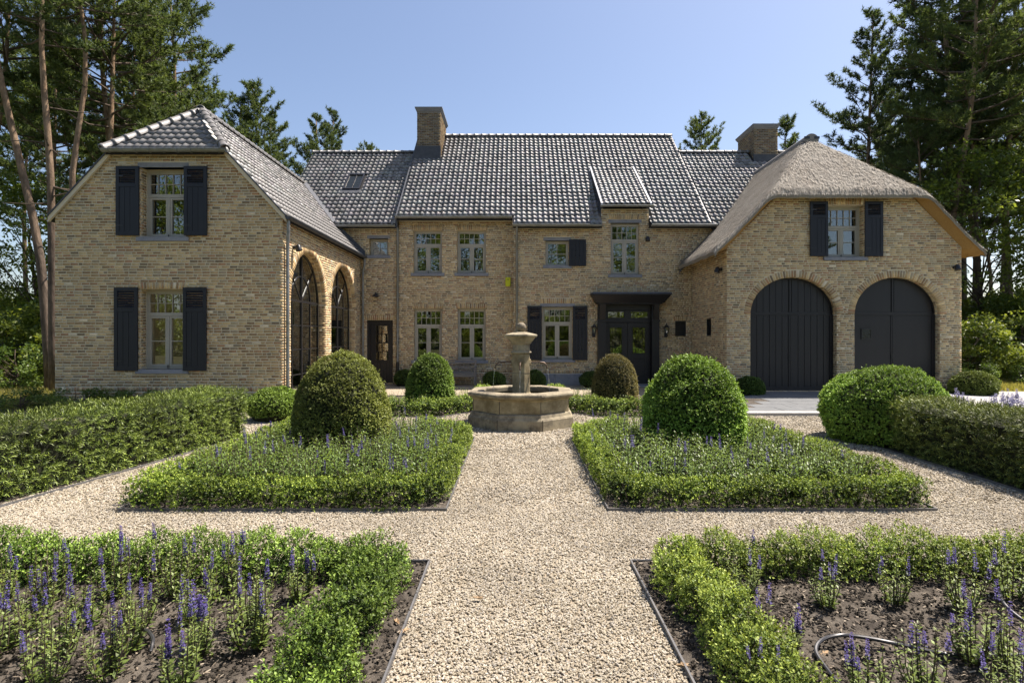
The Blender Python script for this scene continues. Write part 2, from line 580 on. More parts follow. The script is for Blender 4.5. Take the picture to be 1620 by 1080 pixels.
class Bricks:
    def __init__(self):
        self.c, self.u, self.v, self.n, self.h = [], [], [], [], []

    def add(self, c, u, v, n, lu, lv, ln):
        self.c.append(c)
        self.u.append(u)
        self.v.append(v)
        self.n.append(n)
        self.h.append((lu / 2, lv / 2, ln / 2))

    def mesh(self, name, tone=1.0):
        c, u, v, n, h = (np.array(x, dtype=np.float64).reshape(-1, 3) for x in (self.c, self.u, self.v, self.n, self.h))
        k = len(c)
        c = c + n * rng.uniform(-0.003, 0.003, (k, 1))
        sg = np.array([(-1, -1, -1), (1, -1, -1), (1, 1, -1), (-1, 1, -1), (-1, -1, 1), (1, -1, 1), (1, 1, 1), (-1, 1, 1)], float)
        jit = rng.uniform(-0.0025, 0.0025, (k, 8, 2))
        V = c[:, None] + u[:, None] * (sg[None, :, :1] * h[:, None, :1] + jit[..., :1]) + v[:, None] * (sg[None, :, 1:2] * h[:, None, 1:2] + jit[..., 1:]) \
            + n[:, None] * (sg[None, :, 2:] * h[:, None, 2:])
        q = np.array([(4, 5, 6, 7), (0, 1, 5, 4), (1, 2, 6, 5), (2, 3, 7, 6), (3, 0, 4, 7)])
        F = (np.arange(k)[:, None, None] * 8 + q[None]).reshape(-1, 4)
        col = PC[rng.choice(len(PAL), k, p=PW)] * rng.uniform(0.85, 1.15, (k, 1)) * tone
        return np_mesh(name, V.reshape(-1, 3), F, M_BRICK, np.repeat(col, 8, 0))


def arch_pts(h, a=0.0, n=28):
    """outline of an arched hole (u, z), grown by a"""
    uc, ra, rb = (h['u0'] + h['u1']) / 2, (h['u1'] - h['u0']) / 2 + a, h['b'] + a
    pts = [(uc - ra, h['z0']), (uc + ra, h['z0'])]
    pts += [(uc + ra * math.cos(t), h['zs'] + rb * math.sin(t)) for t in np.linspace(0, math.pi, n)]
    return pts


def hole_outline(h):
    if 'zs' in h:
        return arch_pts(h)
    return [(h['u0'], h['z0']), (h['u1'], h['z0']), (h['u1'], h['z1']), (h['u0'], h['z1'])]


def wall(name, frame, outline, holes, thick=0.32, label=None, soldier=None, singles=0, plinth=0.0, bricks=True, brick_z=9.0):
    """mortar slab with real openings, and a brick for each place in the bond"""
    O, U, Nn = frame
    mb = MB(frame)
    loops = [outline] + [hole_outline(h) for h in holes]
    tri = tessellate_polygon([[Vector((u, z, 0)) for u, z in lp] for lp in loops])
    flat = [p for lp in loops for p in lp]
    mb.add([(u, 0, z) for u, z in flat], [tuple(t) for t in tri])
    mb.add([(u, -thick, z) for u, z in flat], [tuple(reversed(t)) for t in tri])
    for lp in loops:
        n = len(lp)
        mb.add([(u, 0, z) for u, z in lp] + [(u, -thick, z) for u, z in lp], [(i, (i + 1) % n, n + (i + 1) % n, n + i) for i in range(n)])
    w = hpart(mb.build(name, M_MORTAR))
    if label:
        w['label'] = label
    if not bricks:
        return w
    B = Bricks()
    single = []
    P = lambda u, n, z: tuple(O + U * u + Nn * n + Zv * z)
    u_, n_, z_ = tuple(U), tuple(Nn), (0.0, 0.0, 1.0)
    zmax = max(z for _, z in outline)
    k = 0
    while (k + 1) * BP < zmax:
        z = k * BP + BH / 2 + 0.006
        k += 1
        if z < plinth or z > brick_z:
            continue
        band = soldier is not None and abs(z - soldier) < BP * 0.85
        xs = []
        n = len(outline)
        for i in range(n):
            (ua, za), (ub, zb) = outline[i], outline[(i + 1) % n]
            if (za <= z) != (zb <= z):
                xs.append(ua + (z - za) / (zb - za) * (ub - ua))
        xs.sort()
        iv = [(xs[i] + 0.004, xs[i + 1] - 0.004) for i in range(0, len(xs) - 1, 2)]
        for h in holes:
            cut = None
            if 'zs' in h:
                uc, ra = (h['u0'] + h['u1']) / 2, (h['u1'] - h['u0']) / 2
                if h['z0'] < z <= h['zs']:
                    cut = (h['u0'], h['u1'])
                elif h['zs'] < z < h['zs'] + h['b'] + 0.215:
                    q = 1 - ((z - h['zs']) / (h['b'] + 0.215)) ** 2
                    cut = (uc - (ra + 0.215) * math.sqrt(q), uc + (ra + 0.215) * math.sqrt(q))
            else:
                if h['z0'] < z < h['z1']:
                    cut = (h['u0'], h['u1'])
                elif h.get('sill') and h['z0'] - 0.12 < z <= h['z0']:
                    cut = (h['u0'] - 0.08, h['u1'] + 0.08)
                elif h.get('stone') and h['z1'] <= z < h['z1'] + 0.125:
                    cut = (h['u0'] - 0.07, h['u1'] + 0.07)
                elif h.get('sold') and h['z1'] + h['sold'][0] <= z < h['z1'] + h['sold'][1]:
                    cut = (h['u0'] - 0.05, h['u1'] + 0.05)
            if cut:
                nx = []
                for a, b in iv:
                    if cut[1] <= a or cut[0] >= b:
                        nx.append((a, b))
                    else:
                        if cut[0] - a > 0.03:
                            nx.append((a, cut[0]))
                        if b - cut[1] > 0.03:
                            nx.append((cut[1], b))
                iv = nx
        for a, b in iv:
            if band:
                if abs(z - soldier) < BP * 0.5:
                    u = a
                    while u < b - 0.05:
                        B.add(P(u + 0.03, PROUD - 0.03, soldier), u_, z_, n_, 0.055, 0.10, 0.06)
                        u += 0.068
                continue
            u = a - (0.5 * (BL + BJ) if k % 2 else 0) * 1.0 - rng.uniform(0, 0.02) - (0.0 if k % 3 else 0.05)
            while u < b:
                ln = BL if rng.random() < 0.80 else 0.092
                ln += rng.uniform(-0.004, 0.004)
                s, e = max(u, a), min(u + ln, b)
                if e - s > 0.028:
                    c = P((s + e) / 2, PROUD - 0.03, z)
                    if singles and e - s > 0.175 and 0.75 < z < 2.6 and a > -7.98 and len(single) < singles:
                        single.append(c)
                    else:
                        B.add(c, u_, z_, n_, e - s, BH, 0.06)
                u += ln + BJ
    for h in holes:
        if 'zs' in h:
            uc, ra, rb = (h['u0'] + h['u1']) / 2, (h['u1'] - h['u0']) / 2, h['b']
            per = math.pi * math.sqrt((ra * ra + rb * rb) / 2)
            nv = int(per / 0.071)
            for i in range(nv):
                t = (i + 0.5) / nv * math.pi
                p = Vector((uc + ra * math.cos(t), 0, h['zs'] + rb * math.sin(t)))
                nr = Vector((math.cos(t) / ra, 0, math.sin(t) / rb)).normalized()
                tg = Vector((-nr.z, 0, nr.x))
                wv = lambda q: tuple(U * q.x + Zv * q.z)
                c = p + nr * 0.096
                B.add(P(c.x, PROUD - 0.055, c.z), wv(tg), wv(nr), n_, 0.06, 0.205, 0.11)
                c = p + nr * 0.045
                B.add(P(c.x, -0.165, c.z), wv(tg), wv(nr), n_, 0.06, 0.108, 0.09)
            zt = h['zs']
        else:
            zt = h['z1']
            if h.get('sold'):
                s0, s1 = h['sold']
                nv = int((h['u1'] - h['u0'] + 0.1) / 0.069)
                for i in range(nv):
                    u = h['u0'] - 0.05 + (i + 0.5) * (h['u1'] - h['u0'] + 0.1) / nv
                    lean = (i + 0.5) / nv - 0.5
                    up = Vector((math.sin(lean * 0.35), 0, math.cos(lean * 0.35)))
                    tg = Vector((up.z, 0, -up.x))
                    wv = lambda q: tuple(U * q.x + Zv * q.z)
                    B.add(P(u + lean * 0.02, PROUD - 0.03, h['z1'] + (s0 + s1) / 2), wv(tg), wv(up), n_, 0.055, s1 - s0 - 0.012, 0.06)
        if h.get('jamb', True):
            kk = int(h['z0'] / BP)
            while (kk + 1) * BP < zt:
                z = kk * BP + BH / 2 + 0.006
                if z > h['z0'] + 0.03 and z > plinth:
                    for uu, sg in ((h['u0'], 1), (h['u1'], -1)):
                        nd = tuple(U * sg)
                        if kk % 2:
                            B.add(P(uu - sg * 0.022, -0.105, z), n_, z_, nd, 0.19, BH, 0.06)
                        else:
                            B.add(P(uu - sg * 0.022, -0.055, z), n_, z_, nd, 0.09, BH, 0.06)
                            B.add(P(uu - sg * 0.022, -0.157, z), n_, z_, nd, 0.09, BH, 0.06)
                kk += 1
    o = put('brick_courses', B.mesh('brick_courses'), w)
    o['kind'] = 'stuff'
    if single:
        pool = []
        for i in range(len(PAL)):
            b1 = Bricks()
            b1.add((0, 0, 0), u_, z_, n_, BL, BH, 0.06)
            me = b1.mesh('brick')
            colr = np.ones((8, 4), dtype=np.float32)
            colr[:, :3] = PC[i]
            me.attributes['col'].data.foreach_set('color', colr.ravel())
            pool.append(me)
        for c in single:
            put('brick', pool[rng.choice(len(PAL), p=PW)], w, c)
    return w


XL0, XL1, YL = -11.55, -5.84, 14.28
YM2, YM3 = 21.50, 21.05
XG0, XG1, YG = 6.53, 13.76, 17.54
F_L = (Vector((0, YL, 0)), Vector((1, 0, 0)), Vector((0, -1, 0)))
F_E = (Vector((XL1, 0, 0)), Vector((0, 1, 0)), Vector((1, 0, 0)))          # east wall of the left wing, u = Y
F_M2 = (Vector((0, YM2, 0)), Vector((1, 0, 0)), Vector((0, -1, 0)))
F_M3 = (Vector((0, YM3, 0)), Vector((1, 0, 0)), Vector((0, -1, 0)))
F_G = (Vector((0, YG, 0)), Vector((1, 0, 0)), Vector((0, -1, 0)))
F_GW = (Vector((XG0, 0, 0)), Vector((0, 1, 0)), Vector((-1, 0, 0)))        # west wall of the garage, u = Y

W_LU = dict(u0=-9.395, u1=-8.265, z0=4.305, z1=6.05, sill=1, stone=1)
W_LL = dict(u0=-9.41, u1=-8.28, z0=0.99, z1=3.005, sill=1, sold=(0.0, 0.17))
A1 = dict(u0=14.80, u1=17.52, z0=0.02, zs=2.80, b=1.36)
A2 = dict(u0=18.05, u1=20.77, z0=0.02, zs=2.80, b=1.36)
W_LK = dict(u0=-5.52, u1=-4.80, z0=4.86, z1=5.50, sill=1, stone=1)
D_LK = dict(u0=-5.62, u1=-4.62, z0=0.03, z1=2.42, sold=(0.0, 0.2))
W_2 = [dict(u0=-3.85, u1=-2.76, z0=4.19, z1=5.82, sill=1, sold=(0.0, 0.19)), dict(u0=-2.20, u1=-1.10, z0=4.19, z1=5.82, sill=1, sold=(0.0, 0.19)),
       dict(u0=-3.83, u1=-2.76, z0=0.90, z1=2.86, sill=1, sold=(0.0, 0.19)), dict(u0=-2.18, u1=-1.11, z0=0.90, z1=2.86, sill=1, sold=(0.0, 0.19))]
W_S = dict(u0=1.12, u1=1.99, z0=4.426, z1=5.345, sill=1, stone=1)
W_D = dict(u0=3.53, u1=4.60, z0=4.085, z1=6.00, sill=1, stone=1, sold=(0.13, 0.33))
W_3 = dict(u0=1.0, u1=2.13, z0=0.96, z1=2.90, sill=1, stone=1, sold=(0.125, 0.32))
D_3 = dict(u0=3.10, u1=5.22, z0=0.05, z1=3.10, jamb=False)
G_1 = dict(u0=7.25, u1=9.92, z0=0.12, zs=2.50, b=1.14)
G_2 = dict(u0=10.46, u1=13.10, z0=0.12, zs=2.50, b=1.14)
W_G = dict(u0=9.59, u1=10.75, z0=4.255, z1=5.86, sill=1, sold=(0.0, 0.2))
V_3 = dict(u0=5.92, u1=6.32, z0=1.80, z1=2.38, sold=(0.0, 0.16))
V_G = dict(u0=18.95, u1=19.42, z0=1.82, z1=2.42)

wall('wall', F_L, [(XL0, 0), (XL1, 0), (XL1, 4.80), (-7.26, 6.42), (-10.13, 6.42), (XL0, 4.80)], [W_LU, W_LL],
     label='gable wall of the left wing with two shuttered windows', soldier=0.49, singles=300)
wall('wall', F_E, [(YL + 0.32, 0), (YM2 + 0.3, 0), (YM2 + 0.3, 4.80), (YL + 0.32, 4.80)], [A1, A2], label='sunlit side wall with two tall arches')
# the corner bricks at the near end of the side wall
wall('wall', F_M2, [(XL1, 0), (-0.05, 0), (-0.05, 6.18), (-4.40, 6.18), (-4.40, 5.88), (-7.0, 5.88), (-7.0, 4.9), (XL1, 4.9)], [W_LK, D_LK] + W_2,
     label='recessed middle wall with four tall windows', soldier=0.50)
wall('wall', F_M3, [(-0.05, 0), (XG0, 0), (XG0, 4.4), (7.9, 4.4), (7.9, 5.80), (4.94, 5.80), (4.94, 6.52), (3.18, 6.52), (3.18, 5.80), (-0.05, 5.80)], [W_S, W_D, W_3, D_3, V_3],
     label='wall with the front door and the dormer', soldier=0.50, plinth=0.43)
wall('wall', F_G, [(XG0, 0), (XG1, 0), (XG1, 4.55), (12.25, 6.10), (8.04, 6.10), (XG0, 4.55)], [G_1, G_2, W_G], label='garage wall with two arched doors')
wall('wall', F_GW, [(YG + 0.32, 0), (YM3, 0), (YM3, 4.55), (YG + 0.32, 4.55)], [V_G], label='shaded side wall of the garage')
# corners: the two return walls start 0.32 m behind the gable fronts, so brick their first stretch
for fr, zt in ((F_E, 4.80), (F_GW, 4.55)):
    y0 = YL if fr is F_E else YG
    B = Bricks()
    k = 0
    while (k + 1) * BP < zt:
        z = k * BP + BH / 2 + 0.006
        ls = (0.1, 0.19) if k % 2 else (0.19, 0.1)
        u = y0 + 0.001
        for l in ls:
            c = fr[0] + fr[1] * (u + l / 2) + fr[2] * (PROUD - 0.03) + Zv * z
            B.add(tuple(c), tuple(fr[1]), (0, 0, 1), tuple(fr[2]), l, BH, 0.06)
            u += l + BJ
        k += 1
    o = hpart(put('brick_courses', B.mesh('brick_courses')))
    o['kind'] = 'stuff'
# unseen outer walls close the house
hpart(MB().box(XL0, XL0 + 0.3, YL + 0.33, 25.8, 0, 4.8).build('wall', M_MORTAR))
hpart(MB().box(XG1 - 0.3, XG1, YG + 0.33, 27, 0, 4.5).build('wall', M_MORTAR))
hpart(MB().box(XL0 + 0.31, XG1 - 0.31, 30.6, 30.9, 0, 5.8).build('wall', M_MORTAR))
hpart(MB().box(-0.05, 0.27, YM3 + 0.33, YM2 + 0.3, 0, 5.8).build('wall', M_MORTAR))
for x, ze in ((-4.35, 6.2), (6.9, 5.8)):
    hpart(MB().slab([(x, YM2 + 0.34, ze), (x, 30.5, ze), (x, 26.1, 10.7)], (0.25, 0, 0)).build('gable_wall', M_MORTAR))
hpart(MB().slab([(-8.9, 21.9, 5.9), (-8.9, 29, 5.9), (-8.9, 25.45, 9.7)], (0.25, 0, 0)).build('gable_wall', M_MORTAR))
# rooms behind the glass
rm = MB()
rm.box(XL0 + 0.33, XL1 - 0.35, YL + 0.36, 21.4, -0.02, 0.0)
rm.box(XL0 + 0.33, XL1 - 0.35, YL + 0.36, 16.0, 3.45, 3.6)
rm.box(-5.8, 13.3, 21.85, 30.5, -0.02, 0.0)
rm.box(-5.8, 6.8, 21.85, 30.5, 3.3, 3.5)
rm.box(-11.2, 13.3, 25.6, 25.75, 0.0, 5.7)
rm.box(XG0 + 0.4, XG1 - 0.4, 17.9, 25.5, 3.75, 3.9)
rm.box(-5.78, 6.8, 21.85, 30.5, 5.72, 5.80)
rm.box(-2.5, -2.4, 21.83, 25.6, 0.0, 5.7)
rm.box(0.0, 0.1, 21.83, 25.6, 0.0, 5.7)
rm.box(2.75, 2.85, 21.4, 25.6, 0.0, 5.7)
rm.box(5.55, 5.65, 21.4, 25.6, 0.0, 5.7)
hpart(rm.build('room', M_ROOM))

# ------------------------------------------------------------------ windows, sills, lintels, shutters
PANES = {}


def pane(parent, frame, u0, u1, z0, z1, n, mat=None):
    O, U, Nn = frame
    key = (round(u1 - u0, 3), round(z1 - z0, 3), tuple(round(x) for x in U))
    w, h = (u1 - u0) / 2 + 0.004, (z1 - z0) / 2 + 0.004
    if key not in PANES:
        f0 = (Vector((0, 0, 0)), U, Nn)
        PANES[key] = MB(f0).box(-w, w, -0.003, 0.003, -h, h).mesh('pane', mat or M_GLASS)
    o = put('pane', PANES[key], parent, O + U * ((u0 + u1) / 2) + Nn * n + Zv * ((z0 + z1) / 2))
    o.rotation_euler = (random.gauss(0, 0.004), random.gauss(0, 0.004), random.gauss(0, 0.004))
    return o


def sill_lintel(w, frame, h):
    u0, u1, z0, z1 = h['u0'], h['u1'], h['z0'], h['z1']
    if h.get('sill'):
        MB(frame).taper(u0 - 0.09, u1 + 0.09, 0.07, -0.2, z0 - 0.11, u0 - 0.09, u1 + 0.09, 0.055, -0.2, z0).build('sill', M_STONE, w, bevel=0.006)
    if h.get('stone'):
        MB(frame).box(u0 - 0.075, u1 + 0.075, 0.013, -0.2, z1, z1 + 0.12).build('lintel', M_STONE, w, bevel=0.006)


def cross_window(frame, h, top=0.30, label=None, rec=0.24, cols=5):
    """casement window with a barred top light"""
    u0, u1, z0, z1 = h['u0'], h['u1'], h['z0'], h['z1']
    H = z1 - z0
    fw, zt = 0.075, z1 - H * top
    a, b = -rec, -rec - 0.07
    m = MB(frame)
    m.box(u0, u0 + fw, a, b, z0, z1)
    m.box(u1 - fw, u1, a, b, z0, z1)
    m.box(u0 + fw, u1 - fw, a, b, z1 - 0.11, z1)
    m.box(u0 + fw, u1 - fw, a, b, z0, z0 + 0.045)
    m.box(u0 + fw, u1 - fw, a + 0.012, b, zt - 0.10, zt - 0.01)
    uc = (u0 + u1) / 2
    m.box(uc - 0.028, uc + 0.028, a + 0.016, b, z0 + 0.045, zt - 0.10)
    c0, c1 = z0 + 0.05, zt - 0.105
    panes = []
    for s0, s1 in ((u0 + fw + 0.002, uc - 0.03), (uc + 0.03, u1 - fw - 0.002)):
        st = 0.052
        m.box(s0, s0 + st, a + 0.006, b + 0.01, c0, c1)
        m.box(s1 - st, s1, a + 0.006, b + 0.01, c0, c1)
        m.box(s0 + st, s1 - st, a + 0.006, b + 0.01, c0, c0 + 0.065)
        m.box(s0 + st, s1 - st, a + 0.006, b + 0.01, c1 - 0.05, c1)
        zm = (c0 + c1) / 2 + 0.01
        m.box(s0 + st, s1 - st, a - 0.004, b + 0.02, zm - 0.012, zm + 0.012)
        panes += [(s0 + st, s1 - st, c0 + 0.065, zm - 0.012), (s0 + st, s1 - st, zm + 0.012, c1 - 0.05)]
    t0, t1 = zt - 0.005, z1 - 0.115
    g0, g1 = u0 + fw + 0.012, u1 - fw - 0.012
    m.box(u0 + fw, g0, a, b + 0.01, t0, t1)
    m.box(g1, u1 - fw, a, b + 0.01, t0, t1)
    zm = (t0 + t1) / 2
    m.box(g0, g1, a - 0.006, b + 0.02, zm - 0.010, zm + 0.010)
    for i in range(cols):
        x0, x1 = g0 + (g1 - g0) * i / cols, g0 + (g1 - g0) * (i + 1) / cols
        if i:
            m.box(x0 - 0.010, x0 + 0.010, a - 0.004, b + 0.018, t0, t1)
        panes += [(x0 + 0.01, x1 - 0.01, t0, zm - 0.01), (x0 + 0.01, x1 - 0.01, zm + 0.01, t1)]
    w = hpart(m.build('window', M_FRAME, bevel=0.004))
    if label:
        w['label'] = label
    for p in panes:
        pane(w, frame, *p, -rec - 0.035)
    MB(frame).tube([(uc, a + 0.03, z0 + 0.10), (uc, a + 0.03, z0 + 0.02)], 0.012, 8).build('bolt', M_STEEL, w)
    sill_lintel(w, frame, h)
    return w


def small_window(frame, h, label=None, rec=0.22):
    u0, u1, z0, z1 = h['u0'], h['u1'], h['z0'], h['z1']
    m = MB(frame)
    a, b = -rec, -rec - 0.07
    fw = 0.10
    m.box(u0, u0 + fw, a, b, z0, z1)
    m.box(u1 - fw, u1, a, b, z0, z1)
    m.box(u0 + fw, u1 - fw, a, b, z0, z0 + 0.06)
    m.box(u0 + fw, u1 - fw, a, b, z1 - 0.10, z1)
    uc, zc = (u0 + u1) / 2, (z0 + z1 - 0.04) / 2
    m.box(uc - 0.012, uc + 0.012, a - 0.01, b, z0 + 0.06, z1 - 0.10)
    m.box(u0 + fw, uc - 0.012, a - 0.014, b, zc - 0.012, zc + 0.012)
    m.box(uc + 0.012, u1 - fw, a - 0.014, b, zc - 0.012, zc + 0.012)
    w = hpart(m.build('window', M_FRAME, bevel=0.004))
    if label:
        w['label'] = label
    for x0, x1 in ((u0 + fw, uc - 0.012), (uc + 0.012, u1 - fw)):
        for y0, y1 in ((z0 + 0.06, zc - 0.012), (zc + 0.012, z1 - 0.10)):
            pane(w, frame, x0, x1, y0, y1, -rec - 0.035)
    sill_lintel(w, frame, h)
    return w


def shutter(frame, u0, u1, z0, z1, n=0.045, louvred=True, label=None):
    m = MB(frame)
    st, H = 0.085, z1 - z0
    a, b = n, n + 0.038
    zl = z1 - 0.235 * H - 0.07 if louvred else z1 - 0.09
    m.box(u0, u0 + st, a, b, z0, z1)
    m.box(u1 - st, u1, a, b, z0, z1)
    m.box(u0 + st, u1 - st, a, b, z0, z0 + 0.11)
    m.box(u0 + st, u1 - st, a, b, z1 - 0.085, z1)
    if louvred:
        m.box(u0 + st, u1 - st, a, b, zl - 0.045, zl + 0.045)
    ztop = zl - 0.045 if louvred else z1 - 0.085
    nb = 3
    for i in range(nb):
        x0, x1 = u0 + st + (u1 - u0 - 2 * st) * i / nb, u0 + st + (u1 - u0 - 2 * st) * (i + 1) / nb
        m.box(x0 + 0.003, x1 - 0.003, a + 0.004, b - 0.010, z0 + 0.11, ztop)
    m.box(u0 + 0.03, u1 - 0.03, a - 0.035, a - 0.004, z0 + 0.35, z0 + 0.42)
    w = hpart(m.build('shutter', M_SHUT, bevel=0.003))
    if label:
        w['label'] = label
    if louvred:
        ns = 7
        h0, h1 = zl + 0.045, z1 - 0.085
        for i in range(ns):
            zc = h0 + (h1 - h0) * (i + 0.5) / ns
            MB(frame).slab([(u0 + st, b - 0.004, zc - 0.022), (u0 + st, a + 0.002, zc + 0.020), (u0 + st, a + 0.002, zc + 0.027), (u0 + st, b - 0.004, zc - 0.015)],
                           (u1 - u0 - 2 * st, 0, 0)).build('slat', M_SHUT, w)
    for zz in (z0 + 0.25, z1 - 0.25):
        MB(frame).box(u0 + 0.01, u0 + 0.19, b + 0.001, b + 0.006, zz - 0.014, zz + 0.014).build('hinge', M_STEEL, w)
    return w


cross_window(F_L, W_LU, 0.345, 'upper window of the left gable')
cross_window(F_L, W_LL, 0.285, 'lower window of the left gable')
for n_, h_ in (('upper left', W_2[0]), ('upper right', W_2[1]), ('lower left', W_2[2]), ('lower right', W_2[3])):
    cross_window(F_M2, h_, 0.30, n_ + ' window of the recessed middle wall', rec=0.16)
cross_window(F_M3, W_D, 0.30, 'tall window under the dormer', rec=0.14)
cross_window(F_M3, W_3, 0.28, 'window left of the front door', rec=0.16)
cross_window(F_G, W_G, 0.37, 'window above the garage doors')
small_window(F_M2, W_LK, 'small four-paned window above the glazed side door')
small_window(F_M3, W_S, 'small four-paned window with one shutter', rec=0.14)
shutter(F_L, -9.975, -9.40, 4.335, 6.065)
shutter(F_L, -8.275, -7.70, 4.335, 6.065)
shutter(F_L, -10.02, -9.43, 0.955, 3.035)
shutter(F_L, -8.30, -7.715, 0.955, 3.035)
shutter(F_G, 9.06, 9.61, 4.27, 5.95)
shutter(F_G, 10.745, 11.30, 4.27, 5.95)
shutter(F_M3, 0.45, 0.985, 0.93, 2.93)
shutter(F_M3, 2.125, 2.665, 0.93, 2.93)
shutter(F_M3, 1.985, 2.615, 4.40, 5.375, louvred=False)


# ------------------------------------------------------------------ tall arched steel windows with the lamp behind them
def arch_window(h, label):
    fr = F_E
    uc, ra = (h['u0'] + h['u1']) / 2, (h['u1'] - h['u0']) / 2
    n0, n1 = -0.215, -0.265
    m = MB(fr)
    for r, s in ((1.0, 0.05),):
        pts = [(uc + (ra - 0.025) * math.cos(t), h['zs'] + (h['b'] - 0.025) * math.sin(t)) for t in np.linspace(0, math.pi, 33)]
        for (a, b), (c, d) in zip(pts[:-1], pts[1:]):
            m.bar((a, -0.24, b), (c, -0.24, d), 0.05, 0.05, (0, 1, 0))
    m.box(h['u0'], h['u0'] + 0.05, n0, n1, h['z0'], h['zs'])
    m.box(h['u1'] - 0.05, h['u1'], n0, n1, h['z0'], h['zs'])
    m.box(h['u0'] + 0.05, h['u1'] - 0.05, n0, n1, h['z0'], h['z0'] + 0.07)
    m.box(uc - 0.035, uc + 0.035, n0 + 0.005, n1, h['z0'] + 0.07, h['zs'] + h['b'] - 0.03)
    zs = h['zs']
    rows = [h['z0'] + 0.07, 0.75, 1.45, 2.12, zs]
    m.box(h['u0'] + 0.05, h['u1'] - 0.05, n0 + 0.002, n1, zs - 0.03, zs + 0.03)
    cols = [h['u0'] + 0.05, uc - ra / 2, uc, uc + ra / 2, h['u1'] - 0.05]
    for c in (1, 3):
        m.box(cols[c] - 0.018, cols[c] + 0.018, n0 - 0.004, n1, h['z0'] + 0.07, zs - 0.03)
    for z in rows[1:-1]:
        m.box(h['u0'] + 0.05, h['u1'] - 0.05, n0 - 0.008, n1 + 0.003, z - 0.014, z + 0.014)
    rr = ra * 0.52
    pts = [(uc + rr * math.cos(t), zs + rr * math.sin(t)) for t in np.linspace(0, math.pi, 21)]
    for (a, b), (c, d) in zip(pts[:-1], pts[1:]):
        m.bar((a, -0.235, b), (c, -0.235, d), 0.03, 0.03, (0, 1, 0))
    for t in (math.pi / 4, 3 * math.pi / 4):
        m.bar((uc + 0.05 * math.cos(t), -0.236, zs + 0.05 * math.sin(t)), (uc + (ra - 0.03) * math.cos(t), -0.236, zs + (h['b'] - 0.03) * math.sin(t)), 0.026, 0.03, (0, 1, 0))
    w = hpart(m.build('arched_window', M_STEEL))
    w['label'] = label
    for i in range(4):
        for j in range(4):
            pane(w, fr, cols[i] + 0.018, cols[i + 1] - 0.018, rows[j] + 0.014, rows[j + 1] - 0.014, -0.242)
    nseg = 16
    for s in (0, 1):
        t = np.linspace(0, math.pi / 2, nseg) if s == 0 else np.linspace(math.pi / 2, math.pi, nseg)
        poly = [(uc, -0.242, zs)] + [(uc + (ra - 0.04) * math.cos(a), -0.242, zs + (h['b'] - 0.04) * math.sin(a)) for a in t]
        MB(fr).slab(poly, (0, -0.004, 0)).build('pane', M_GLASS, w)
    return w


arch_window(A1, 'nearer tall arched window of the left wing')
arch_window(A2, 'farther tall arched window of the left wing')
lamp = empty('pendant_lamp', (-8.0, 17.6, 3.4))
tag(lamp, 'lit pendant lamp with small bulbs inside the nearer arched window', 'pendant lamp')
MB().tube([(-0.0, -0.45, -1.0), (0, 0.45, -1.0)], 0.012, 8).tube([(0, 0, -1.0), (0, 0, 0.6)], 0.008, 6).build('rail', M_STEEL, lamp)
for i in range(3):
    b = MB().lathe([(0.004, -1.17), (0.03, -1.15), (0.042, -1.11), (0.03, -1.07), (0.012, -1.03), (0.01, -1.0)], 12, (0, -0.36 + 0.36 * i)).build('bulb', M_BULB, lamp, True)

# ------------------------------------------------------------------ doors
dg = empty('front_door', (0, 0, 0))
hpart(dg)
dg['label'] = 'dark double front door with glazed leaves and a canopy'
m = MB(F_M3)
m.box(3.04, 3.34, 0.20, -0.28, 0.0, 3.02)
m.box(5.02, 5.29, 0.20, -0.28, 0.0, 3.02)
m.box(3.34, 5.02, 0.0, -0.28, 2.78, 3.02)
for u0, u1 in ((3.04, 3.34), (5.02, 5.29)):
    m.box(u0 - 0.02, u1 + 0.02, 0.225, 0.2, 0.0, 0.28)
    m.box(u0 - 0.025, u1 + 0.025, 0.23, 0.20, 2.34, 2.42)
    m.taper(u0 + 0.04, u1 - 0.04, 0.24, 0.2, 2.42, u0 + 0.04, u1 - 0.04, 0.40, 0.2, 2.98)
m.build('surround', M_DOOR, dg, bevel=0.006)
m = MB(F_M3)
m.taper(2.95, 5.40, 0.42, 0.0, 3.02, 2.80, 5.62, 0.60, 0.0, 3.30)
m.box(3.0, 5.35, 0.40, 0.0, 2.985, 3.02)
m.box(2.78, 5.64, 0.62, 0.0, 3.30, 3.335)
cp = m.build('canopy', M_DOOR, dg, bevel=0.005)
MB(F_M3).taper(2.77, 5.65, 0.63, 0.0, 3.336, 2.80, 5.62, 0.60, 0.0, 3.40).build('lead_cover', M_LEAD, dg, bevel=0.012)
m = MB(F_M3)
m.box(3.34, 5.02, -0.05, -0.17, 2.33, 2.44)
m.box(3.34, 3.44, -0.06, -0.16, 2.44, 2.78)
m.box(4.92, 5.02, -0.06, -0.16, 2.44, 2.78)
m.box(4.05, 4.30, -0.06, -0.16, 2.44, 2.78)
m.box(3.44, 4.05, -0.065, -0.155, 2.72, 2.78)
m.box(4.30, 4.92, -0.065, -0.155, 2.72, 2.78)
m.box(3.44, 4.05, -0.065, -0.155, 2.44, 2.50)
m.box(4.30, 4.92, -0.065, -0.155, 2.44, 2.50)
tl = m.build('transom_light', M_DOOR, dg, bevel=0.004)
pane(dg, F_M3, 3.44, 4.05, 2.50, 2.72, -0.11)
pane(dg, F_M3, 4.30, 4.92, 2.50, 2.72, -0.11)
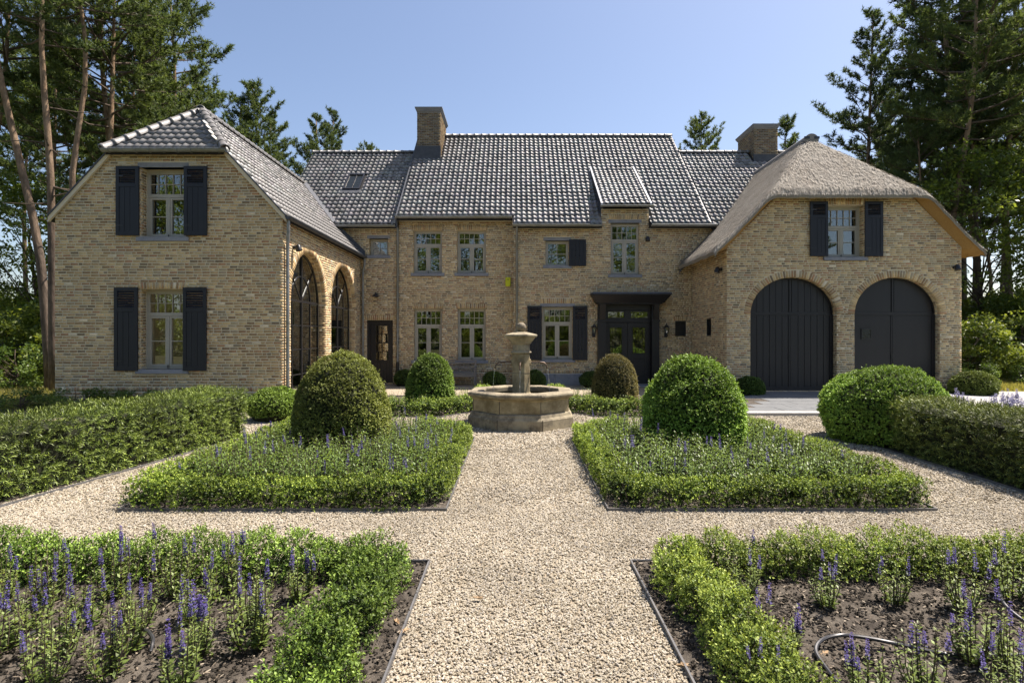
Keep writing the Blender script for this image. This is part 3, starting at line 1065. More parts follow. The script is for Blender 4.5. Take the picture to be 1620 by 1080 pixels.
for u0, u1, g0, g1 in ((3.345, 4.165, 3.50, 3.99), (4.175, 5.015, 4.35, 4.86)):
    m = MB(F_M3)
    a, b = -0.09, -0.15
    m.box(u0, g0, a, b, 0.05, 2.32)
    m.box(g1, u1, a, b, 0.05, 2.32)
    m.box(g0, g1, a, b, 2.16, 2.32)
    m.box(g0, g1, a, b, 0.05, 0.28)
    m.box(g0, g1, a, b, 0.98, 1.16)
    m.box(g0, g1, a - 0.02, b, 0.28, 0.98)
    m.taper(g0 + 0.03, g1 - 0.03, a - 0.018, a - 0.03, 0.31, g0 + 0.03, g1 - 0.03, a - 0.018, a - 0.03, 0.95)
    m.box(g0 + 0.06, g1 - 0.06, a - 0.004, a - 0.02, 0.34, 0.92)
    for e0, e1, z0, z1 in ((g0, g0 + 0.025, 1.16, 2.16), (g1 - 0.025, g1, 1.16, 2.16), (g0 + 0.025, g1 - 0.025, 1.16, 1.185), (g0 + 0.025, g1 - 0.025, 2.135, 2.16)):
        m.box(e0, e1, a + 0.012, b, z0, z1)
    lf = m.build('door_leaf', M_DOOR, dg, bevel=0.004)
    pane(dg, F_M3, g0 + 0.025, g1 - 0.025, 1.185, 2.135, -0.13)
    gm = MB(F_M3)                                           # wrought grille in front of the glass
    for i in range(1, 4):
        u = g0 + (g1 - g0) * i / 4
        gm.tube([(u, -0.105, 1.2), (u, -0.105, 2.12)], 0.006, 6)
    for zc in (1.45, 1.66, 1.87):
        gm.tube([(g0 + (g1 - g0) / 2 + 0.07 * math.cos(t), -0.105, zc + 0.09 * math.sin(t)) for t in np.linspace(0, 2 * math.pi, 15)], 0.006, 6)
    gm.build('grille', M_STEEL, dg)
MB(F_M3).tube([(4.13, -0.085, 1.05), (4.13, -0.02, 1.05)], 0.01, 8).lathe([(0.001, 0)], 3).tube([(4.13, -0.02, 1.05), (4.07, -0.02, 1.05), (4.03, -0.02, 1.045)], 0.011, 8).build('handle', M_STEEL, dg)
MB(F_M3).box(2.98, 5.35, 0.75, -0.1, 0.0, 0.048).build('doorstep', M_STONE, dg, bevel=0.01)

sd = MB(F_M2)
sd.box(-5.62, -5.50, -0.10, -0.2, 0.03, 2.42)
sd.box(-4.74, -4.62, -0.10, -0.2, 0.03, 2.42)
sd.box(-5.50, -4.74, -0.10, -0.2, 2.31, 2.42)
sdo = hpart(sd.build('side_door', M_DOOR, bevel=0.004))
sdo['label'] = 'dark glazed side door in the corner'
lf = MB(F_M2)
a, b = -0.13, -0.18
lf.box(-5.495, -5.30, a, b, 0.04, 2.30)
lf.box(-4.83, -4.745, a, b, 0.04, 2.30)
lf.box(-5.30, -4.83, a, b, 2.22, 2.30)
lf.box(-5.30, -4.83, a, b, 0.04, 0.15)
lf.box(-5.30, -4.83, a, b, 0.78, 0.90)
for i in range(4):
    lf.box(-5.298 + i * 0.117, -5.298 + (i + 1) * 0.117 - 0.006, a - 0.012, b, 0.15, 0.78)
for i in range(1, 4):
    z = 0.90 + 1.32 * i / 4
    lf.box(-5.30, -4.83, a - 0.003, b + 0.004, z - 0.014, z + 0.014)
lf.box(-5.079, -5.051, a - 0.006, b + 0.002, 0.90, 2.22)
dl = lf.build('door_leaf', M_DOOR, sdo, bevel=0.003)
for i in range(4):
    for u0, u1 in ((-5.30, -5.079), (-5.051, -4.83)):
        pane(sdo, F_M2, u0, u1, 0.90 + 0.33 * i + 0.014, 0.90 + 0.33 * (i + 1) - 0.014, -0.155)
MB(F_M2).tube([(-4.79, -0.12, 1.05), (-4.79, -0.07, 1.05), (-4.90, -0.07, 1.05)], 0.01, 8).build('handle', M_STEEL, sdo)


def garage_door(h, boards, label, peep=False):
    """arched door: framed upper and lower leaves covered with upright boards"""
    fr = F_G
    uc, ra = (h['u0'] + h['u1']) / 2, (h['u1'] - h['u0']) / 2
    n0 = -0.22
    zb, zs = h['z0'], h['zs']
    base = MB(fr)
    base.slab([(u, n0 - 0.03, z) for u, z in arch_pts(h)], (0, -0.05, 0))
    base.box(h['u0'], h['u0'] + 0.09, n0 + 0.012, n0 - 0.02, zb, zs)
    base.box(h['u1'] - 0.09, h['u1'], n0 + 0.012, n0 - 0.02, zb, zs)
    base.box(h['u0'] + 0.09, h['u1'] - 0.09, n0 + 0.012, n0 - 0.02, zs - 0.03, zs + 0.07)
    base.box(uc - 0.05, uc - 0.004, n0 + 0.006, n0 - 0.02, zb + 0.1, zs - 0.03)
    base.box(uc + 0.004, uc + 0.05, n0 + 0.006, n0 - 0.02, zb + 0.1, zs - 0.03)
    base.box(uc - 0.03, uc + 0.03, n0 + 0.006, n0 - 0.02, zs + 0.07, zs + h['b'] - 0.02)
    base.box(h['u0'] + 0.09, h['u1'] - 0.09, n0 + 0.009, n0 - 0.02, zb, zb + 0.12)
    pts = [(uc + (ra - 0.035) * math.cos(t), zs + (h['b'] - 0.035) * math.sin(t)) for t in np.linspace(0.03, math.pi - 0.03, 33)]
    for (a, b), (c, d) in zip(pts[:-1], pts[1:]):
        base.bar((a, n0, b), (c, n0, d), 0.03, 0.07, (0, 1, 0))
    o = hpart(base.build('garage_door', M_DOOR, bevel=0.004))
    o['label'] = label
    gap = 0.006 if boards == 6 else 0.002
    for lo, hi in ((h['u0'] + 0.095, uc - 0.052), (uc + 0.052, h['u1'] - 0.095)):
        for i in range(boards):
            x0, x1 = lo + (hi - lo) * i / boards + gap, lo + (hi - lo) * (i + 1) / boards - gap
            dn = random.uniform(-0.002, 0.002)
            MB(fr).box(x0, x1, n0 - 0.008 + dn, n0 - 0.028, zb + 0.122, zs - 0.032).build('board', M_DOOR, o, bevel=0.003)
            e0 = lambda x: zs + h['b'] * math.sqrt(max(0.0, 1 - ((x - uc) / ra) ** 2)) - 0.05
            if max(e0(x0), e0(x1)) > zs + 0.12:
                nn_ = n0 - 0.008 + dn
                MB(fr).slab([(x0, nn_, zs + 0.072), (x1, nn_, zs + 0.072)] + [(xx, nn_, e0(xx)) for xx in np.linspace(x1, x0, 3 if boards > 1 else 16)],
                            (0, -0.02, 0)).build('board', M_DOOR, o)
    MB(fr).tube([(uc - 0.03, n0 + 0.005, zb + 1.0), (uc - 0.03, n0 + 0.05, zb + 1.0), (uc - 0.03, n0 + 0.05, zb + 1.15), (uc - 0.03, n0 + 0.005, zb + 1.15)], 0.009, 8).build('handle', M_STEEL, o)
    if peep:
        w = MB(fr)
        u0, u1, z0, z1 = 10.80, 11.12, 1.72, 2.06
        w.box(u0, u0 + 0.03, n0 + 0.02, n0 - 0.006, z0, z1)
        w.box(u1 - 0.03, u1, n0 + 0.02, n0 - 0.006, z0, z1)
        w.box(u0 + 0.03, u1 - 0.03, n0 + 0.02, n0 - 0.006, z0, z0 + 0.03)
        w.box(u0 + 0.03, u1 - 0.03, n0 + 0.02, n0 - 0.006, z1 - 0.03, z1)
        wo_ = w.build('peep_window', M_STEEL, o)
        mg = MB(fr).box(u0 + 0.03, u1 - 0.03, n0 + 0.008, n0 - 0.004, z0 + 0.03, z1 - 0.03).build('pane', M_WATER, o)
    return o


garage_door(G_1, 6, 'left arched garage door of upright boards')
garage_door(G_2, 1, 'right arched garage door with a small pane', True)
# black ventilation niches beside the front door
for fr, h, lb in ((F_M3, V_3, 'square black niche right of the door'), (F_GW, V_G, 'narrow black niche in the garage side wall')):
    g = MB(fr)
    g.box(h['u0'], h['u1'], -0.10, -0.13, h['z0'], h['z1'])
    g.box(h['u0'], h['u0'] + 0.04, -0.005, -0.10, h['z0'], h['z1'])
    g.box(h['u1'] - 0.04, h['u1'], -0.005, -0.10, h['z0'], h['z1'])
    g.box(h['u0'] + 0.04, h['u1'] - 0.04, -0.005, -0.10, h['z0'], h['z0'] + 0.04)
    g.box(h['u0'] + 0.04, h['u1'] - 0.04, -0.005, -0.10, h['z1'] - 0.04, h['z1'])
    o = hpart(g.build('letter_niche', M_STEEL))
    o['label'] = lb
# bluestone plinth in three lengths beside the door
for u0, u1 in ((-0.03, 1.46), (1.47, 3.02), (5.31, 6.52)):
    hpart(MB(F_M3).box(u0, u1, 0.03, -0.05, 0.0, 0.425).build('plinth', M_STONE, bevel=0.008))
# ------------------------------------------------------------------ tiled roofs: every tile has its own body
TW, TL = 0.2, 0.275


def tile_template():
    n = 8
    xs = np.linspace(0, 1, n + 1)
    # pantile: a pan running over into a broad roll
    hz = 0.020 * np.cos((xs - 0.62) * 2 * np.pi) + 0.006 * np.cos((xs - 0.55) * 4 * np.pi)
    v = []
    for y, dz in ((0.0, 0.030), (TL + 0.05, 0.0)):
        for x, z in zip(xs, hz):
            v.append(((x - 0.5) * (TW + 0.012), y, z + dz))
    for x, z in zip(xs, hz):
        v.append(((x - 0.5) * (TW + 0.012), 0.004, z + 0.008))
    f = [(i, i + 1, n + 2 + i, n + 1 + i) for i in range(n)]
    f += [(2 * n + 2 + i, 2 * n + 3 + i, i + 1, i) for i in range(n)]
    return np.array(v), np.array(f)


TV, TF = tile_template()
TCOL = np.array([0.178, 0.171, 0.16])


def tile_field(parent, O, U, Vv, width, length, keep, name='roof_tiles', single=None):
    """rows of tiles from the eave O along U, rising along Vv"""
    U, Vv = Vector(U).normalized(), Vector(Vv).normalized()
    Nn = U.cross(Vv).normalized()
    if Nn.z < 0:
        Nn = -Nn
    base = Vector(O)
    P = []
    nc = int(round(width / TW))
    for j in range(int(length / TL + 0.5)):
        for i in range(nc):
            p = base + U * ((i + 0.5) * width / nc) + Vv * (j * TL)
            if keep(p):
                P.append(p)
    P = np.array([tuple(p) for p in P])
    mat = np.array([tuple(U), tuple(Vv), tuple(Nn)])
    k = len(P)
    loc = TV @ mat
    jit = rng.normal(0, 0.0032, (k, 1, 3)) + (0.006 * np.sin(P @ np.array([1.3, 0.9, 0.4])) * 1.0)[:, None, None] * np.array(tuple(Nn))
    tw = rng.normal(0, 0.018, (k, 1, 1)) * TV[None, :, :1] * np.array(tuple(Nn))
    col = TCOL * rng.uniform(0.62, 1.4, (k, 1)) * (1 + rng.normal(0, 0.03, (k, 3)))
    if single is not None:
        pool = []
        for i in range(5):
            pool.append(np_mesh('roof_tile', loc, TF, M_TILE, np.repeat(TCOL[None] * (0.8 + 0.12 * i), len(TV), 0), True))
        for i in range(min(single, k)):
            put('roof_tile', pool[i * 7 % 5], parent, tuple(P[i]))
        P, jit, tw, col = P[single:], jit[single:], tw[single:], col[single:]
        k = len(P)
        if k <= 0:
            return
    V = (P[:, None] + loc[None] + jit + tw).reshape(-1, 3)
    F = (np.arange(k)[:, None, None] * len(TV) + TF[None]).reshape(-1, 4)
    o = put(name, np_mesh(name, V, F, M_TILE, np.repeat(col, len(TV), 0), True), parent)
    o['kind'] = 'stuff'
    return o


def ridge_tiles(parent, a, b, r=0.11, step=0.33, name='ridge_tile'):
    """half-round caps overlapping along a ridge or hip"""
    a, b = Vector(a), Vector(b)
    d = (b - a)
    ln = d.length
    d.normalize()
    s = d.cross(Zv).normalized()
    t = s.cross(d).normalized()
    if t.z < 0:
        t = -t
    n = int(ln / step)
    prof = [(math.cos(x), math.sin(x)) for x in np.linspace(-0.25, math.pi + 0.25, 11)]
    vs, fs = [], []
    for y, rr in ((-0.02, r * 1.12), (0.05, r * 1.1), (0.055, r), (step + 0.03, r * 0.95)):
        for cx_, cz_ in prof:
            vs.append(s * cx_ * rr + t * (cz_ * rr - 0.02) + d * y)
    k = len(prof)
    for i in range(3):
        fs += [(i * k + j, i * k + j + 1, (i + 1) * k + j + 1, (i + 1) * k + j) for j in range(k - 1)]
    # end lip
    for cx_, cz_ in prof:
        vs.append(s * cx_ * r * 0.9 + t * (cz_ * r * 0.9 - 0.02) - d * 0.02)
    fs += [(4 * k + j, 4 * k + j + 1, j + 1, j) for j in range(k - 1)]
    me = np_mesh(name, np.array([tuple(v) for v in vs]), np.array(fs), M_TILE, np.repeat((TCOL * 0.85)[None], len(vs), 0), True)
    for i in range(n):
        put(name, me, parent, a + d * (ln * i / n))


def roof(pts, thick, label, mat=None):
    o = hpart(MB().slab(pts, (0, 0, -thick)).build('roof', mat or M_DECK))
    o['label'] = label
    return o


KM = 0.944
nrm = math.hypot(1, KM)
zm = lambda y: 5.89 + KM * (y - 20.75)               # main roof plane
zk = lambda y: 5.96 + KM * (y - 21.20)               # left link
zr = lambda y: 5.83 + KM * (y - 20.75)               # right link
YR, ZR = 26.1, zm(26.1)
e2 = 20.75 + 2 * TL / nrm                            # higher eave over the recessed wall
main = roof([(-4.41, e2, zm(e2)), (-0.09, e2, zm(e2)), (-0.09, 20.78, zm(20.78)), (3.17, 20.78, zm(20.78)), (3.17, 23.3, zm(23.3)), (4.95, 23.3, zm(23.3)), (4.95, 20.78, zm(20.78)), (7.15, 20.78, zm(20.78)), (7.15, YR, ZR), (-4.41, YR, ZR)], 0.16, 'high main roof of dark pantiles')
MB().slab([(-4.41, YR, ZR), (7.15, YR, ZR), (7.15, 31.45, 5.89), (-4.41, 31.45, 5.89)], (0, 0, -0.16)).build('rear_slope', M_DECK, main)


def keep_main(p):
    if p.x < -0.09 and p.y < e2 - 0.01:
        return False
    if 3.16 < p.x < 4.96 and p.y < 23.55:
        return False
    if -4.25 < p.x < -3.2 and 24.55 < p.y:
        return False
    return True


tile_field(main, (-4.43, 20.75, zm(20.75) + 0.02), (1, 0, 0), (0, 1, KM), 11.6, 5.35 * nrm, keep_main)
ridge_tiles(main, (-3.2, YR, ZR + 0.06), (7.17, YR, ZR + 0.06), 0.10)
# verge of the main roof standing above the link roof
MB().slab([(-4.45, e2, zm(e2) + 0.05), (-4.45, YR, ZR + 0.05), (-4.45, YR, ZR - 0.42), (-4.45, e2, zm(e2) - 0.42)], (0.05, 0, 0)).build('verge', M_LEAD, main)
MB().slab([(7.13, 20.75, zm(20.75) + 0.05), (7.13, YR, ZR + 0.05), (7.13, YR, ZR - 0.2), (7.13, 20.75, zm(20.75) - 0.12)], (0.04, 0, 0)).build('verge', M_TILE, main)

lk = roof([(-9.0, 21.24, zk(21.24)), (-4.40, 21.24, zk(21.24)), (-4.40, 25.45, zk(25.45)), (-9.0, 25.45, zk(25.45))], 0.14, 'lower tiled roof with a skylight')
MB().slab([(-9.0, 25.45, zk(25.45)), (-4.42, 25.45, zk(25.45)), (-4.42, 29.7, 5.96), (-9.0, 29.7, 5.96)], (0, 0, -0.14)).build('rear_slope', M_DECK, lk)
zl = lambda x: 8.03 - 1.079 * abs(x + 8.695)          # left wing side slopes
SKX0, SKX1, SKY0, SKY1 = -6.98, -6.30, 23.05, 23.95


def keep_link(p):
    if p.x < -5.6 and p.z < zl(p.x) - 0.02:
        return False
    if SKX0 - 0.08 < p.x < SKX1 + 0.08 and SKY0 - 0.22 < p.y < SKY1:
        return False
    return True


tile_field(lk, (-9.02, 21.20, zk(21.20) + 0.02), (1, 0, 0), (0, 1, KM), 4.6, 4.27 * nrm, keep_link)
ridge_tiles(lk, (-9.05, 25.45, zk(25.45) + 0.06), (-4.40, 25.45, zk(25.45) + 0.06), 0.10)
sky_l = MB()


def on_link(x, y, h):
    n = Vector((0, -KM, 1)).normalized()
    return Vector((x, y, zk(y))) + n * h


def link_box(mb, x0, x1, y0, y1, h0, h1):
    q = [on_link(x0, y0, h0), on_link(x1, y0, h0), on_link(x1, y1, h0), on_link(x0, y1, h0), on_link(x0, y0, h1), on_link(x1, y0, h1), on_link(x1, y1, h1), on_link(x0, y1, h1)]
    mb.add(q, [(0, 3, 2, 1), (4, 5, 6, 7), (0, 1, 5, 4), (1, 2, 6, 5), (2, 3, 7, 6), (3, 0, 4, 7)])


for x0, x1, y0, y1 in ((SKX0, SKX0 + 0.06, SKY0, SKY1), (SKX1 - 0.06, SKX1, SKY0, SKY1), (SKX0 + 0.06, SKX1 - 0.06, SKY0, SKY0 + 0.05), (SKX0 + 0.06, SKX1 - 0.06, SKY1 - 0.05, SKY1)):
    link_box(sky_l, x0, x1, y0, y1, -0.05, 0.10)
xm = (SKX0 + SKX1) / 2
link_box(sky_l, xm - 0.012, xm + 0.012, SKY0 + 0.05, SKY1 - 0.05, 0.03, 0.085)
so = sky_l.build('skylight', M_STEEL, lk)
for x0, x1 in ((SKX0 + 0.06, xm - 0.012), (xm + 0.012, SKX1 - 0.06)):
    g = MB()
    link_box(g, x0, x1, SKY0 + 0.05, SKY1 - 0.05, 0.055, 0.06)
    g.build('skylight_pane', M_WATER, lk)
ap = MB()
link_box(ap, SKX0 - 0.06, SKX1 + 0.06, SKY0 - 0.2, SKY0, 0.02, 0.05)
ap.build('skylight_apron', M_LEAD, lk)

rr_ = roof([(7.16, 20.78, zr(20.78)), (12.3, 20.78, zr(20.78)), (12.3, 24.98, zr(24.98)), (7.16, 24.98, zr(24.98))], 0.14, 'lower tiled roof behind the thatch')
MB().slab([(7.16, 24.98, zr(24.98)), (12.3, 24.98, zr(24.98)), (12.3, 29.2, 5.83), (7.16, 29.2, 5.83)], (0, 0, -0.14)).build('rear_slope', M_DECK, rr_)
zthat = lambda x: 8.68 - 1.063 * abs(x - 10.145)
tile_field(rr_, (7.16, 20.75, zr(20.75) + 0.02), (1, 0, 0), (0, 1, KM), 5.2, 4.25 * nrm, lambda p: p.z > zthat(p.x) - 0.15 and not (10.25 < p.x < 11.35 and p.y > 24.3))
ridge_tiles(rr_, (7.16, 24.98, zr(24.98) + 0.06), (12.2, 24.98, zr(24.98) + 0.06), 0.10)

# left wing: two side slopes and the clipped front hip
lw = roof([(-5.72, 14.27, zl(-5.72)), (-5.72, 21.46, zl(-5.72)), (-8.695, 23.6, 8.03), (-8.695, 15.80, 8.03), (-7.25, 14.27, zl(-7.25))], 0.13, 'tiled roof of the left wing')
MB().slab([(-11.67, 14.27, zl(-11.67)), (-11.67, 24.0, zl(-11.67)), (-8.695, 24.0, 8.03), (-8.695, 15.80, 8.03), (-10.14, 14.27, zl(-10.14))], (0, 0, -0.13)).build('west_slope', M_TILE, lw)
zh = lambda y: 6.45 + 0.9405 * (y - 14.12)
MB().slab([(-10.16, 14.12, 6.45), (-7.23, 14.12, 6.45), (-8.695, 15.80, 8.03)], (0, 0, -0.13)).build('front_hip', M_DECK, lw)
tile_field(lw, (-10.195, 14.10, 6.45 + 0.015), (1, 0, 0), (0, 1, 0.9405), 3.0, 2.25, lambda p: abs(p.x + 8.695) < 1.50 * (15.80 - p.y) / 1.68 + 0.02, single=120)
tile_field(lw, (-5.70, 14.20, zl(-5.70) + 0.015), (0, 1, 0), (-1, 0, 1.079), 9.0, 4.4,
           lambda p: p.z < zh(p.y) + 0.06 and p.x > -8.65 and (p.y < 21.3 or p.z > zk(p.y) - 0.05), single=180)
ridge_tiles(lw, (-10.22, 14.06, 6.47), (-8.70, 15.80, 8.10), 0.11, 0.30, 'hip_tile')
ridge_tiles(lw, (-7.17, 14.06, 6.47), (-8.69, 15.80, 8.10), 0.11, 0.30, 'hip_tile')
ridge_tiles(lw, (-8.695, 15.72, 8.10), (-8.695, 23.4, 8.10), 0.11)
for s in (-1, 1):                                     # pale mortar verge under the dark tile edge, down both sides of the gable
    x0, x1 = -8.695 + s * 1.44, -8.695 + s * 2.97
    MB().slab([(x0, 14.20, zl(x0) - 0.02), (x1, 14.20, zl(x1) - 0.02), (x1, 14.20, zl(x1) - 0.15), (x0, 14.20, zl(x0) - 0.15)], (0, 0.065, 0)).build('verge', M_MORTAR, lw)
    MB().slab([(x0, 14.18, zl(x0) + 0.03), (x1, 14.18, zl(x1) + 0.03), (x1, 14.18, zl(x1) - 0.018), (x0, 14.18, zl(x0) - 0.018)], (0, 0.086, 0)).build('verge', M_LEAD, lw)
# lead where the left wing meets the link wall and roof
MB().slab([(-5.66, 21.47, 4.72), (-5.66, 21.47, 5.02), (-6.74, 21.25, 6.12), (-6.85, 21.25, 5.90)], (0.0, -0.05, 0.0)).build('flashing', M_LEAD, lw)
MB().bar((-6.72, 21.22, 6.04), (-8.66, 23.36, 8.12), 0.20, 0.05).build('flashing', M_LEAD, lw)


def half_gutter(a, b, name='gutter', r=0.075, mat=None, seams=0):
    a, b = Vector(a), Vector(b)
    d = (b - a).normalized()
    s = d.cross(Zv).normalized()
    m = MB()
    prof = [(math.cos(t), math.sin(t)) for t in np.linspace(math.pi, 2 * math.pi, 11)]
    pr = [(x * r, z * r) for x, z in prof] + [(x * (r - 0.006), z * (r - 0.006)) for x, z in reversed(prof)]
    n = len(pr)
    vs = [a + s * x + Zv * z for x, z in pr] + [b + s * x + Zv * z for x, z in pr]
    m.add(vs, [(i, (i + 1) % n, n + (i + 1) % n, n + i) for i in range(n)])
    for e, dd in ((a, 0.004), (b, -0.004)):
        m.slab([e + s * (x * r) + Zv * (z * r) for x, z in prof], d * dd)
    m.tube([a + s * r, b + s * r], 0.011, 6)
    m.tube([a - s * r, b - s * r], 0.011, 6)
    o = hpart(m.build(name, mat or M_ZINC, smooth=True))
    ln = (b - a).length
    for i in range(seams):
        c = a + d * (ln * (i + 0.5) / seams)
        k = MB()
        for (x0, z0), (x1, z1) in zip(prof[:-1], prof[1:]):
            k.bar(c + s * x0 * (r + 0.006) + Zv * z0 * (r + 0.006), c + s * x1 * (r + 0.006) + Zv * z1 * (r + 0.006), 0.012, 0.03, d)
        k.build('gutter_bracket', M_ZINC, o)
    return o


half_gutter((-10.22, 14.07, 6.44), (-7.16, 14.07, 6.44), seams=9)
half_gutter((-5.655, 14.16, 4.80), (-5.655, 21.42, 4.80), mat=M_LEAD)
half_gutter((-6.75, 21.13, 5.93), (-4.46, 21.13, 5.93))
half_gutter((-4.44, e2 - 0.06, zm(e2) - 0.02), (-0.11, e2 - 0.06, zm(e2) - 0.02))
half_gutter((-0.10, 20.69, 5.87), (3.16, 20.69, 5.87))
half_gutter((4.96, 20.69, 5.87), (7.35, 20.69, 5.87))


def downspout(path, r=0.042, foot=0.55, label=None):
    top = [Vector(p) for p in path]
    m = MB()
    m.tube(top, r, 12)
    o = hpart(m.build('downspout', M_ZINC, smooth=True))
    e = top[-1]
    MB().tube([e + Vector((0, 0, foot)), e], r + 0.014, 12).build('foot_pipe', M_STEEL, o, True)
    for z in np.arange(1.0, top[0].z - 0.4, 1.15):
        MB().tube([(e.x, e.y, z), (e.x, e.y, z + 0.035)], r + 0.008, 12).build('pipe_clip', M_ZINC, o)
    if label:
        o['label'] = label
    return o


downspout([(-5.70, 14.30, 4.74), (-5.70, 14.30, 4.45), (-5.765, 14.42, 4.20), (-5.765, 14.42, 3.9), (-5.765, 14.42, 0.0)], label='downspout at the corner of the left wing')
downspout([(-5.66, 21.38, 4.74), (-5.66, 21.38, 4.5), (-5.735, 21.42, 4.25), (-5.735, 21.42, 0.0)], foot=0.3, label='downspout beside the glazed side door')
downspout([(-4.43, 21.17, 6.22), (-4.43, 21.25, 6.05), (-4.43, 21.43, 5.80), (-4.43, 21.43, 0.0)], foot=0.85, label='downspout left of the recessed wall')
downspout([(0.06, 20.70, 5.82), (0.06, 20.78, 5.68), (0.06, 20.98, 5.45), (0.06, 20.98, 0.0)], foot=0.5, label='downspout beside the alarm box')

# dormer over the tall window
zd = lambda y: 6.62 + 0.712 * (y - 20.76)
dm = hpart(MB().slab([(3.10, 20.80, zd(20.80)), (5.02, 20.80, zd(20.80)), (4.98, 23.9, zd(23.9)), (3.14, 23.9, zd(23.9))], (0, 0, -0.08)).build('dormer', M_DECK))
dm['label'] = 'tiled dormer above the tall window'
tile_field(dm, (3.20, 20.76, zd(20.76) + 0.01), (1, 0, 0), (0, 1, 0.712), 1.72, 3.8, lambda p: True, name='dormer_tiles')
for x in (3.13, 4.93):
    MB().slab([(x, 20.74, zd(20.74) + 0.065), (x, 23.95, zd(23.95) + 0.065), (x, 23.95, zd(23.95) - 0.05), (x, 20.74, zd(20.74) - 0.05)], (0.065, 0, 0)).build('verge', M_LEADL, dm)
for x in (3.16, 4.86):
    MB().slab([(x, 21.06, zm(21.06) - 0.1), (x, 21.06, zd(21.06) - 0.08), (x, 23.85, zd(23.85) - 0.08), (x, 23.85, zm(23.85) - 0.3)], (0.10, 0, 0)).build('cheek', M_LEAD, dm)
half_gutter((3.10, 20.70, 6.57), (5.02, 20.70, 6.57), r=0.06)


# chimneys
def chimney(x0, x1, y0, y1, z0, z1, label):
    o = hpart(MB().box(x0, x1, y0, y1, z0, z1).build('chimney', M_CEMENT))
    o['label'] = label
    B = Bricks()
    for fr, a, b in (((Vector((0, y0, 0)), Vector((1, 0, 0)), Vector((0, -1, 0))), x0, x1), ((Vector((x0, 0, 0)), Vector((0, 1, 0)), Vector((-1, 0, 0))), y0, y1),
                     ((Vector((x1, 0, 0)), Vector((0, 1, 0)), Vector((1, 0, 0))), y0, y1)):
        k = 0
        while z0 + (k + 1) * BP < z1:
            z = z0 + k * BP + BH / 2
            u = a - (0.1 if k % 2 else 0)
            k += 1
            while u < b:
                s, e = max(u, a + 0.002), min(u + BL, b - 0.002)
                if e - s > 0.03:
                    B.add(tuple(fr[0] + fr[1] * ((s + e) / 2) + fr[2] * (PROUD - 0.03) + Zv * z), tuple(fr[1]), (0, 0, 1), tuple(fr[2]), e - s, BH, 0.06)
                u += BL + BJ
    put('brick_courses', B.mesh('brick_courses', 0.5), o)['kind'] = 'stuff'  # bricks toned down: the shade on the chimneys is put into their colour
    MB().taper(x0 - 0.02, x1 + 0.02, y0 - 0.02, y1 + 0.02, z1, x0 - 0.09, x1 + 0.09, y0 - 0.09, y1 + 0.09, z1 + 0.13).box(x0 - 0.09, x1 + 0.09, y0 - 0.09, y1 + 0.09, z1 + 0.131, z1 + 0.17).build('cap', M_STONE, o)
    return o


ch = chimney(-4.22, -3.22, 24.5, 26.5, 8.9, 11.48, 'chimney at the left end of the main ridge')
MB().slab([(-4.42, 24.44, zm(24.44) + 0.02), (-3.2, 24.44, zm(24.44) + 0.02), (-3.2, 24.44, 9.98), (-4.24, 24.44, 9.98)], (0, 0.05, 0)).build('flashing', M_LEAD, ch)
ch = chimney(10.3, 11.3, 24.5, 26.3, 8.9, 10.76, 'chimney at the right behind the thatch')
MB().slab([(10.25, 24.44, zr(24.44)), (11.35, 24.44, zr(24.44)), (11.35, 24.44, zr(24.44) + 0.3), (10.25, 24.44, zr(24.44) + 0.3)], (0, 0.05, 0)).build('flashing', M_LEAD, ch)

# ------------------------------------------------------------------ thatched roof of the garage wing
XC = 10.145


def thatch_z(x, y):
    d = np.abs(x - XC)
    side = 8.68 - 1.063 * d + 0.10 * np.clip((d - 3.3) / 0.8, 0, 1) ** 2
    hip = 6.15 + 1.012 * (y - 17.2)
    k = 0.22
    h = np.clip(0.5 + 0.5 * (hip - side) / k, 0, 1)
    z = hip * (1 - h) + side * h - k * h * (1 - h)
    return z + 0.06 - 0.10 * np.clip((17.32 - y) / 0.12, 0, 1) ** 2


nx, ny = 90, 70
gx = np.linspace(6.03, 14.26, nx)
gy = np.concatenate([np.linspace(17.18, 17.5, 14), np.linspace(17.56, 25.2, ny - 14)])
GX, GY = np.meshgrid(gx, gy)
wob = 0.007 * np.sin(GX * 5.1 + 1.3) * np.cos(GY * 4.3) + 0.006 * np.sin(GX * 11 + GY * 7) + rng.normal(0, 0.006, GX.shape)
top = thatch_z(GX, GY) + wob
edge = np.minimum(1, (np.minimum(GX - 6.03, 14.26 - GX)) / 0.1)
top -= 0.08 * (1 - edge) ** 2
Vt = np.stack([GX, GY, top], -1).reshape(-1, 3)
thk = 0.09 + 0.27 * np.clip((GY - 17.18) / 0.36, 0, 1)
thk = np.minimum(thk, 0.10 + 0.30 * np.clip(np.minimum(GX - 6.03, 14.26 - GX) / 0.5, 0, 1))
Vb = np.stack([np.clip(GX, 6.06, 14.23), np.clip(GY, 17.20, 26), top - thk], -1).reshape(-1, 3)
idx = np.arange(nx * ny).reshape(ny, nx)
q = np.stack([idx[:-1, :-1], idx[:-1, 1:], idx[1:, 1:], idx[1:, :-1]], -1).reshape(-1, 4)
th_o = hpart(put('thatched_roof', np_mesh('thatched_roof', Vt, q, M_THATCH, smooth=True)))
th_o['label'] = 'thick grey reed thatch with a clipped front hip'
nb = nx * ny
border = []
for r_, rev in ((idx[0, :], False), (idx[:, -1], False), (idx[:, 0], True)):
    for a, b in zip(r_[:-1], r_[1:]):
        border.append((b, a, a + nb, b + nb) if not rev else (a, b, b + nb, a + nb))
put('thatch_underside', np_mesh('thatch_underside', Vb, q[:, ::-1], M_STRAW), th_o)
put('thatch_edge', np_mesh('thatch_edge', np.concatenate([Vt, Vb]), np.array(border), M_THATCH), th_o)
